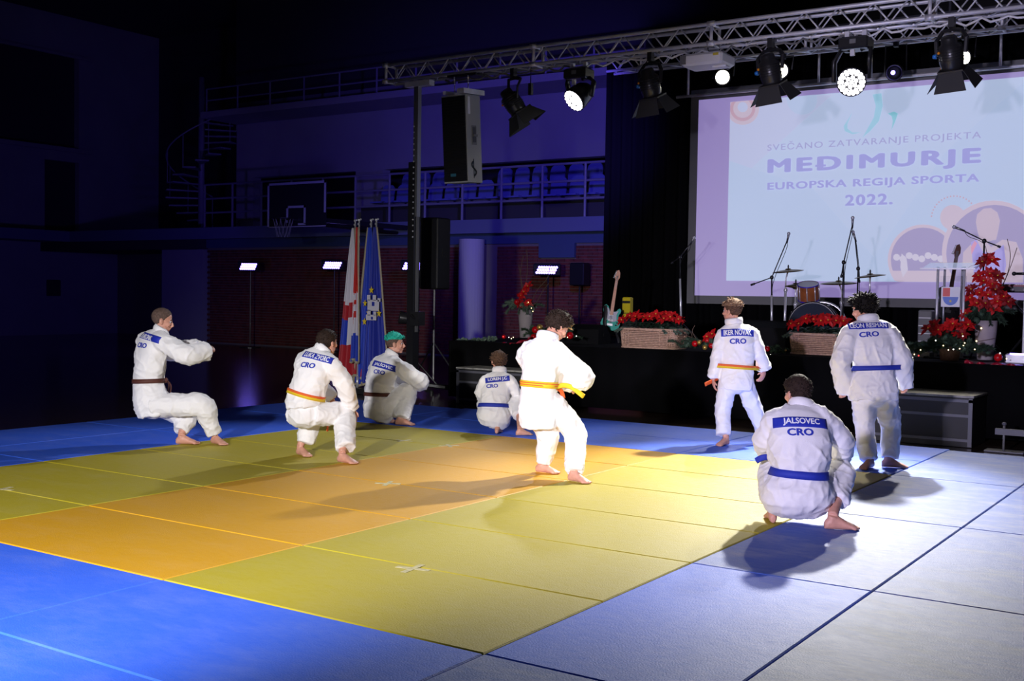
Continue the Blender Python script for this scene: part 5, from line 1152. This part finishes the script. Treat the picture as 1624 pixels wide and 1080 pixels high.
# ------------------------------------------------------------------ instruments and stage gear
M['teal_body'] = mat('teal_lacquer', srgb(50, 170, 152), .55, spec=.25); M['maple'] = mat('maple_neck', srgb(196, 130, 96), .45, vary=.15, vscale=30); M['pickguard'] = mat('pale_pickguard', srgb(190, 190, 206), .6, spec=.2); M['wood_dark'] = mat('dark_wood', srgb(96, 56, 40), .5)
def guitar(base, lean, label, body_m, neck_m, guard_m, s_=1., stand=True):
    """upright electric guitar facing the audience; base = lower bout end"""
    t = thing('electric_guitar', label, 'guitar', base); ux = V((1, 0, 0)) ; up = V((lean, .12, 1)).normalized(); ux = (V((.92, .4, 0)) - up * V((.92, .4, 0)).dot(up)).normalized(); nn = up.cross(ux)
    if nn.y > 0: nn = -nn
    F = lambda x, y, h: V(base) + (ux * x + up * y + nn * h) * s_
    out = [(0, 0), (.09, .008), (.15, .06), (.163, .12), (.145, .18), (.118, .225), (.12, .27), (.145, .31), (.148, .355), (.128, .385), (.10, .37), (.075, .335), (.045, .315), (-.03, .315), (-.045, .345), (-.07, .40), (-.11, .425), (-.145, .40), (-.15, .34), (-.125, .27), (-.12, .22), (-.145, .17), (-.16, .11), (-.145, .05), (-.09, .008)]
    MB().prism(out, -.022, .022, F).build('body', M[body_m], t)
    MB().prism([(-.10, .19), (.02, .14), (.10, .17), (.085, .27), (.11, .34), (.06, .32), (-.035, .315), (-.06, .37), (-.11, .38), (-.09, .28)], .022, .027, F).build('pickguard', M[guard_m], t)
    MB().prism([(-.028, .26), (.028, .26), (.022, .84), (-.022, .84)], .022, .044, F).build('neck', M[neck_m], t)
    MB().prism([(-.022, .84), (.022, .84), (.045, .90), (.04, .97), (.015, 1.02), (-.02, 1.0), (-.035, .90)], .012, .03, F).build('headstock', M[neck_m], t)
    for k in range(6): MB().cyl(F(-.035 + .006 * k, .88 + .022 * k, .02), F(-.065 + .006 * k, .885 + .022 * k, .02), .008, n=6).build('tuning_peg', M['chrome'], t, True)
    for k in range(6): MB().cyl(F(-.018 + .0072 * k, .10, .034), F(-.014 + .0056 * k, .92, .046), .0012, n=4).build('string', M['chrome'], t)
    for y_, w_ in ((.16, .08), (.245, .075)): MB().prism([(-w_ / 2, y_), (w_ / 2, y_), (w_ / 2, y_ + .022), (-w_ / 2, y_ + .022)], .026, .034, F).build('pickup', M['satin'], t)
    MB().prism([(-.045, .08), (.045, .08), (.045, .115), (-.045, .115)], .022, .036, F).build('bridge', M['steel'], t)
    for q in ((.1, .10), (.115, .14)): MB().lathe([(.012, 0), (.010, .015), (0, .016)], F(q[0], q[1], .024), frame_rot(nn), 10).build('control_knob', M['satin'], t, True)
    MB().tube(cr([F(-.13, .40, .03), F(-.10, .28, .05), F(-.09, .1, .05), F(-.02, .0, .03), F(.0, -.05, -.02)]), .014, 5, 2.).build('strap', M['black'], t)
    if stand:
        st_ = thing('guitar_stand', 'black folding stand under the ' + label.split(' ')[0] + ' guitar', 'stand', base)
        for sx in (-.12, .12): MB().tube([F(sx, .02, .05), F(sx, -.03, -.02), V((F(sx * 1.5, 0, .12).x, F(sx * 1.5, 0, .12).y, .81))], .012, 6).build('leg', M['satin'], st_, True)
        MB().tube([F(0, .6, -.05), F(0, 0, -.05), V((F(0, 0, -.25).x, F(0, 0, -.25).y, .81))], .012, 6).build('back_leg', M['satin'], st_, True)
gb = at(966, 524, y=10.55); guitar(gb, .09, 'turquoise electric guitar with maple neck at the edge of the brick wall', 'teal_body', 'maple', 'pickguard', .86)
g2 = at(1500, 505, y=11.0); guitar(g2, .10, 'dark bass guitar partly hidden behind the lectern', 'black', 'wood_dark', 'satin', .92)
M['hazard'] = mat('yellow_case', srgb(206, 186, 20), .5)
c = at(995, 503, y=10.9); t = thing('yellow_case', 'small yellow box with a dark band behind the left poinsettias', 'box', c)
MB().cbox(c + V((0, 0, .14)), (.13, .1, .30), .012).build('body', M['hazard'], t); MB().box(c + V((0, -.052, .22)), (.132, .004, .035)).box(c + V((0, -.052, .06)), (.132, .004, .012)).build('band', M['black'], t)
MB().box2((c.x - .1, c.y - .1, .8), (c.x + .1, c.y + .12, c.z - .005)).build('plinth', M['satin'], t)
M['wedge'] = mat('black_wedge', (.008, .008, .009, 1), .9, spec=.08)
def wedge(c, w_, d_, h, yaw, label):
    t = thing('stage_monitor', label, 'monitor', c); q = Mx.Rotation(R(yaw), 3, 'Z'); F = lambda x, y, h_: V(c) + q @ V((h_, x, y))
    MB().prism([(-d_ / 2, 0), (d_ / 2, 0), (d_ / 2, h * .45), (d_ * .12, h), (-d_ / 2, h * .8)], -w_ / 2, w_ / 2, F).build('cabinet', M['wedge'], t)
    MB().prism([(d_ / 2 + .004, h * .42), (d_ / 2 + .01, h * .48), (d_ * .14, h + .012), (d_ * .12, h + .004)], -w_ / 2 + .03, w_ / 2 - .03, F).build('grille', M['wedge'], t)
    for s_ in (-1, 1): MB().box(V(c) + q @ V((s_ * (w_ / 2 + .004), 0, h * .5)), (.01, .12, .05), q).build('handle', M['wedge'], t)
m1 = at(1212, 552, y=10.3); wedge((m1.x, 10.3, .8), .62, .46, .38, 10, 'large black stage monitor wedge left of the drum kit')
m2 = at(930, 545, y=10.2); wedge((m2.x, 10.2, .8), .56, .42, .26, 5, 'black stage monitor wedge left of the turquoise guitar')
m3 = at(1058, 530, y=10.4); wedge((m3.x, 10.4, .8), .40, .36, .32, -20, 'dark stage monitor behind the left poinsettia basket')
t = thing('white_box', 'small pale panelled box behind the lectern plants', 'box', (at(1469, 530, y=11.4).x, 11.4, .8)); bx = at(1469, 530, y=11.4)
MB().cbox((bx.x, 11.4, .8 + .28), (.17, .2, .56), .015).build('body', M['grey'], t)
for k in range(5): MB().box((bx.x, 11.297, .86 + .1 * k), (.15, .008, .012)).build('groove', M['white'], t)
t = thing('pedal_board', 'dark pedal board with small white lights at the right of the stage', 'pedals', (at(1448, 548, y=10.4).x, 10.4, .8)); bx = at(1448, 552, y=10.4).x
MB().box2((bx - .22, 10.3, .8), (bx + .22, 10.6, .86)).build('board', M['satin'], t)
for k in range(4): MB().box((bx - .15 + .1 * k, 10.40, .885), (.08, .13, .05)).build('pedal', M['steel'], t); MB().ell((bx - .15 + .1 * k, 10.345, .915), (.008, .008, .008), None, 6, 5).build('pedal_light', M['b_white'], t)
# drum kit
M['shell'] = mat('wood_shell', srgb(150, 84, 44), .4, vary=.15, vscale=8); M['head'] = mat('drum_head', srgb(36, 44, 62), .7, spec=.2); M['cym'] = mat('bronze_cymbal', srgb(112, 96, 66), .35, .8); M['head_w'] = mat('white_drum_head', srgb(210, 212, 220), .5); M['violet_trim'] = mat('violet_trim', srgb(60, 40, 190), .35)
def drum(c, r, h, axis, label, name, hoop_m='chrome', head_m='head', shell_m='shell', legs=()):
    t = thing(name, label, 'drum', c); q = frame_rot(axis, (1, 0, 0))
    MB().lathe([(r, -h / 2), (r, h / 2)], c, q, 36, False).build('shell', M[shell_m], t, True)
    for s_ in (-1, 1):
        MB().lathe([(0, s_ * h / 2 * .97), (r * .99, s_ * h / 2 * .98)], c, q, 36, False).build('drum_head', M[head_m], t, True)
        MB().lathe([(r * .97, s_ * h / 2 * 1.02), (r * 1.05, s_ * h / 2 * 1.04), (r * 1.05, s_ * h / 2 * .9), (r * .99, s_ * h / 2 * .9)], c, q, 36, False).build('hoop', M[hoop_m], t, True)
    for k in range(8):
        a = 2 * math.pi * k / 8 + .2; P = lambda z_: V(c) + q @ V((r * 1.05 * math.cos(a), r * 1.05 * math.sin(a), z_)); MB().cyl(P(-h * .46), P(h * .46), .008, n=6).build('tension_rod', M['chrome'], t, True)
    for a, b in legs: MB().tube([a, b], .012, 6).build('leg', M['chrome'], t, True)
    return t
bd = at(1291, 505, y=10.9); bd.z = .8 + .325
drum(bd, .31, .42, (.25, -1, 0), 'big bass drum with dark front head behind the right poinsettia basket', 'bass_drum', 'satin', 'head', 'head_w', [(bd + V((-.25, 0, -.05)), V((bd.x - .36, bd.y - .1, .8))), (bd + V((.25, 0, -.05)), V((bd.x + .36, bd.y - .1, .8)))])
MB().lathe([(.31, .0), (.33, .0), (.33, .03), (.31, .03)], bd + V((.03, .22, 0)), frame_rot((.25, -1, 0)), 36, False).build('back_hoop', M['chrome'], bpy.data.objects['bass_drum'], True)
c = at(1282, 463, y=11.1); tm = drum(c, .135, .22, (.05, -.35, 1), 'rack tom drum with wooden shell on top of the bass drum', 'rack_tom', 'violet_trim', 'head_w', 'shell', [(c + V((0, .05, -.1)), V((c.x, c.y + .05, bd.z + .24)))])
c = at(1322, 505, y=11.4); c.z = 1.02; drum(c, .20, .38, (0, -.1, 1), 'floor tom drum behind the poinsettias', 'floor_tom', 'chrome', 'head_w', 'head_w', [(c + V((.21 * math.cos(a), .21 * math.sin(a), .05)), V((c.x + .22 * math.cos(a), c.y + .22 * math.sin(a), .8))) for a in (.5, 2.6, 4.7)])
def cymbal_stand(px, py, y, r, tilt, label, base_dx=0., hihat=False):
    c = at(px, py, y=y); t = thing('cymbal_stand', label, 'cymbal', (c.x, c.y, .8)); q = frame_rot(tilt, (1, 0, 0))
    for k in range(2 if hihat else 1):
        MB().lathe([(0, .03), (.03, .028), (.045, .012), (r * .6, .004), (r, -.012), (r, -.015), (r * .6, .0), (.04, .008), (0, .02)], c - ZU * .03 * k, q if k == 0 else q @ Mx.Rotation(math.pi, 3, 'X'), 32).build('cymbal', M['cym'], t, True)
    MB().ell(c + ZU * .05, (.012, .012, .03), None, 8, 6).build('wing_nut', M['satin'], t, True)
    b = V((c.x + base_dx, c.y, .8)); m_ = V((c.x + base_dx, c.y, c.z - .12))
    MB().tube([c - ZU * .0, m_, m_ - ZU * .2], .011, 8).build('upper_tube', M['chrome'], t, True); MB().cyl(m_ - ZU * .15, b + ZU * .1, .018, n=10).build('lower_tube', M['chrome'], t, True); MB().ell(m_ - ZU * .15, (.03, .03, .03), None, 8, 6).build('joint', M['chrome'], t, True)
    for a in (30, 150, 270): MB().tube([b + ZU * .38, b + V((.26 * math.cos(R(a)), .26 * math.sin(R(a)), .015))], .011, 6).build('leg', M['chrome'], t, True)
cymbal_stand(1250, 429, 11.3, .21, (-.06, -.12, 1), 'high cymbal on a chrome stand, leftmost of the drum kit', -.03)
cymbal_stand(1262, 452, 11.35, .15, (0, -.05, 1), 'small pair of hi-hat cymbals left of the tom drum', 0, True)
cymbal_stand(1330, 448, 11.1, .235, (0, -.10, 1), 'wide low cymbal in the middle of the drum kit', .05)
cymbal_stand(1380, 437, 11.3, .20, (-.10, -.10, 1), 'right cymbal of the drum kit, tilted up to the right')
def mic_stand(base_px, y, joint, mic, tail, label, m='satin', shiny=False):
    j = at(*joint, y=y); mc = at(*mic, y=y - .06); tl = at(*tail, y=y + .04); t = thing('microphone_stand', label, 'mic stand', (j.x, y, .8)); bx = at(base_px, joint[1], y=y).x; b = V((bx, y, .8))
    MB().tube([b + ZU * .05, V((j.x, j.y, j.z))], .011, 8).build('pole', M['satin'], t, True)
    if shiny: MB().tube([b + ZU * .2, b.lerp(j, .75)], .017, 8).build('lower_tube', M['chrome'], t, True)
    MB().tube([tl, j, mc], .008, 8).build('boom', M[m], t, True); MB().ell(j, (.028, .028, .03), None, 8, 6).build('clutch', M['satin'], t, True); MB().tube([tl, tl.lerp(j, .18)], .015, 8).build('counterweight', M['satin'], t, True)
    d = (mc - j).normalized(); d = (d + V((-.1, -.3, -.05))).normalized()
    mo = MB().tube([mc - d * .05, mc + d * .07], [.011, .016], 10).build('microphone', M['steel'], t, True); MB().ell(mc + d * .09, (.024, .024, .024), None, 10, 8).build('microphone_head', M['chrome'], mo, True)
    for a in (20, 140, 260): MB().tube([b + ZU * .30, b + V((.3 * math.cos(R(a)), .3 * math.sin(R(a)), .015))], .009, 6).build('leg', M['satin'], t, True)
    MB().tube(cr([mc - d * .05, mc - d * .10 - ZU * .05, j + V((.02, 0, -.08)), j.lerp(b, .4) + V((.02, 0, 0)), b + ZU * .02]), .004, 4).build('cable', M['black'], t)
mic_stand(1226, 11.0, (1224, 440), (1249, 380), (1191, 452), 'boom microphone stand at the left of the drum kit', 'satin', True)
mic_stand(1338, 10.7, (1338, 416), (1352, 356), (1334, 440), 'tallest boom microphone stand, in front of the drums')
mic_stand(1361, 11.3, (1361, 426), (1356, 378), (1363, 448), 'boom microphone stand just right of the tallest one')
mic_stand(1561, 11.2, (1561, 382), (1524, 364), (1587, 392), 'boom microphone stand behind the lectern flowers')
mic_stand(1083, 11.6, (1078, 408), (1097, 384), (1064, 418), 'microphone stand by the left edge of the projection screen', 'satin', True)
# lectern with crest sheet
M['acrylic'] = mat('clear_acrylic', (.97, .98, 1, 1), .02, trans=1.); y = 10.25; A = lambda px, py, dy=0: at(px, py, y=y + dy)
x0, x1 = A(1487, 450).x, A(1529, 450).x; zt = A(1505, 424).z; t = thing('lectern', 'clear acrylic lectern with silver posts and a crest sheet', 'lectern', ((x0 + x1) / 2, y, .8))
for x in (x0, x1): MB().cyl((x, y, .82), (x, y, zt), .015, n=14).build('post', M['alu'], t, True)
for x in (x0 + .05, x1 - .05): MB().cyl((x, y + .12, .82), (x, y + .12, zt), .014, n=10).build('rear_post', M['alu'], t, True)
MB().box2((x0 - .02, y + .02, .95), (x1 + .02, y + .035, zt - .1)).build('front_panel', M['acrylic'], t)
MB().box(((x0 + x1) / 2, y + .05, zt + .02), (x1 - x0 + .30, .36, .010), Mx.Rotation(R(12), 3, 'X')).build('top', M['acrylic'], t); MB().box2((x0 - .16, y - .2, zt - .03), (x1 + .16, y - .19, zt - .012)).build('lip', M['alu'], t)
MB().box2((x0 - .1, y - .15, .8), (x1 + .1, y + .3, .825)).build('base', M['acrylic'], t)
sa, sb = A(1493, 455, -.03), A(1522, 487, -.03); W2, H2 = sb.x - sa.x, sa.z - sb.z
sh = MB().box2((sa.x, y - .03, sb.z), (sb.x, y - .024, sa.z)).build('crest_sheet', M['print_white'], t)
M['c_red'] = mat('crest_red', srgb(232, 110, 104), .6); M['c_blue'] = mat('crest_blue', srgb(112, 140, 216), .6); M['c_sun'] = mat('crest_sun', srgb(226, 206, 110), .6)
fy = lambda k: (lambda u, v, h: V((sa.x + u * W2, y - .030 - .001 * k - h, sb.z + v * H2)))
MB().prism([(.09, .52), (.47, .52), (.47, .95), (.09, .95)], 0, .001, fy(1)).build('crest_red', M['c_red'], sh)
MB().prism([(.5 + .41 * math.cos(R(a)), .50 + .42 * math.sin(R(a))) for a in range(180, 361, 12)], 0, .001, fy(1)).build('crest_blue', M['c_blue'], sh)
MB().prism([(.5 + (.08 if k % 2 else .045) * math.cos(k * math.pi / 8), .29 + (.08 if k % 2 else .045) * math.sin(k * math.pi / 8)) for k in range(16)], 0, .001, fy(2)).build('crest_sun', M['c_sun'], sh)
# keyboard on a stand at the right edge
kb = at(1600, 458, y=11.2); t = thing('stage_keyboard', 'long stage keyboard with a red edge at the right of the photo', 'keyboard', (kb.x + .25, 11.2, .8))
MB().cbox((kb.x + .28, 11.25, kb.z), (.95, .32, .09), .012).build('case', M['satin'], t); MB().box((kb.x + .28, 11.085, kb.z + .035), (.93, .01, .018)).build('red_strip', M['ribbon'], t)
kk = MB()
for k in range(36): kk.box((kb.x - .16 + .0255 * k, 11.2, kb.z + .05), (.022, .14, .014))
kk.build('keys', M['white'], t)['kind'] = 'stuff'
for k in range(4): MB().lathe([(.022, 0), (.02, .012), (0, .014)], (kb.x - .08 + .14 * k, 11.088, kb.z - .012), frame_rot((0, -1, 0)), 10).build('control_knob', M['alu'], t, True)
for s_ in (-1, 1): MB().tube([(kb.x + .28 + .3 * s_, 11.12, kb.z - .05), (kb.x + .28 - .3 * s_, 11.38, .81)], .016, 6).build('leg', M['satin'], t, True)
mic_k = at(1618, 434, y=11.1); tag(MB().tube([mic_k + V((.1, 0, 0)), mic_k + V((-.05, 0, 0))], .016, 8).ell(mic_k + V((-.07, 0, 0)), (.026, .026, .026), None, 8, 6).tube([mic_k + V((.1, 0, 0)), mic_k + V((.12, .1, -.3)), (mic_k.x + .12, mic_k.y + .1, .8)], .01, 6).build('vocal_microphone', M['satin'], None, True), 'black microphone over the keyboard at the right edge', 'microphone')
fb = at(1618, 577, y=9.75); t = thing('floor_light_bar', 'silver light bar with a blue strip lying at the right end of the stage', 'light', (fb.x, 9.75, .8)); MB().cbox((fb.x + .15, 9.75, .855), (.6, .14, .11), .015).build('housing', M['alu'], t); MB().box((fb.x + .15, 9.69, .914), (.5, .02, .006)).build('blue_strip', M['glow_blue'], t)
wp = at(1624, 510, y=10.4); tag(MB().cbox((wp.x + .10, 10.4, .8 + .36), (.22, .03, .72), .01).build('white_board', M['white']), 'white upright panel cut by the right edge of the photo', 'panel')
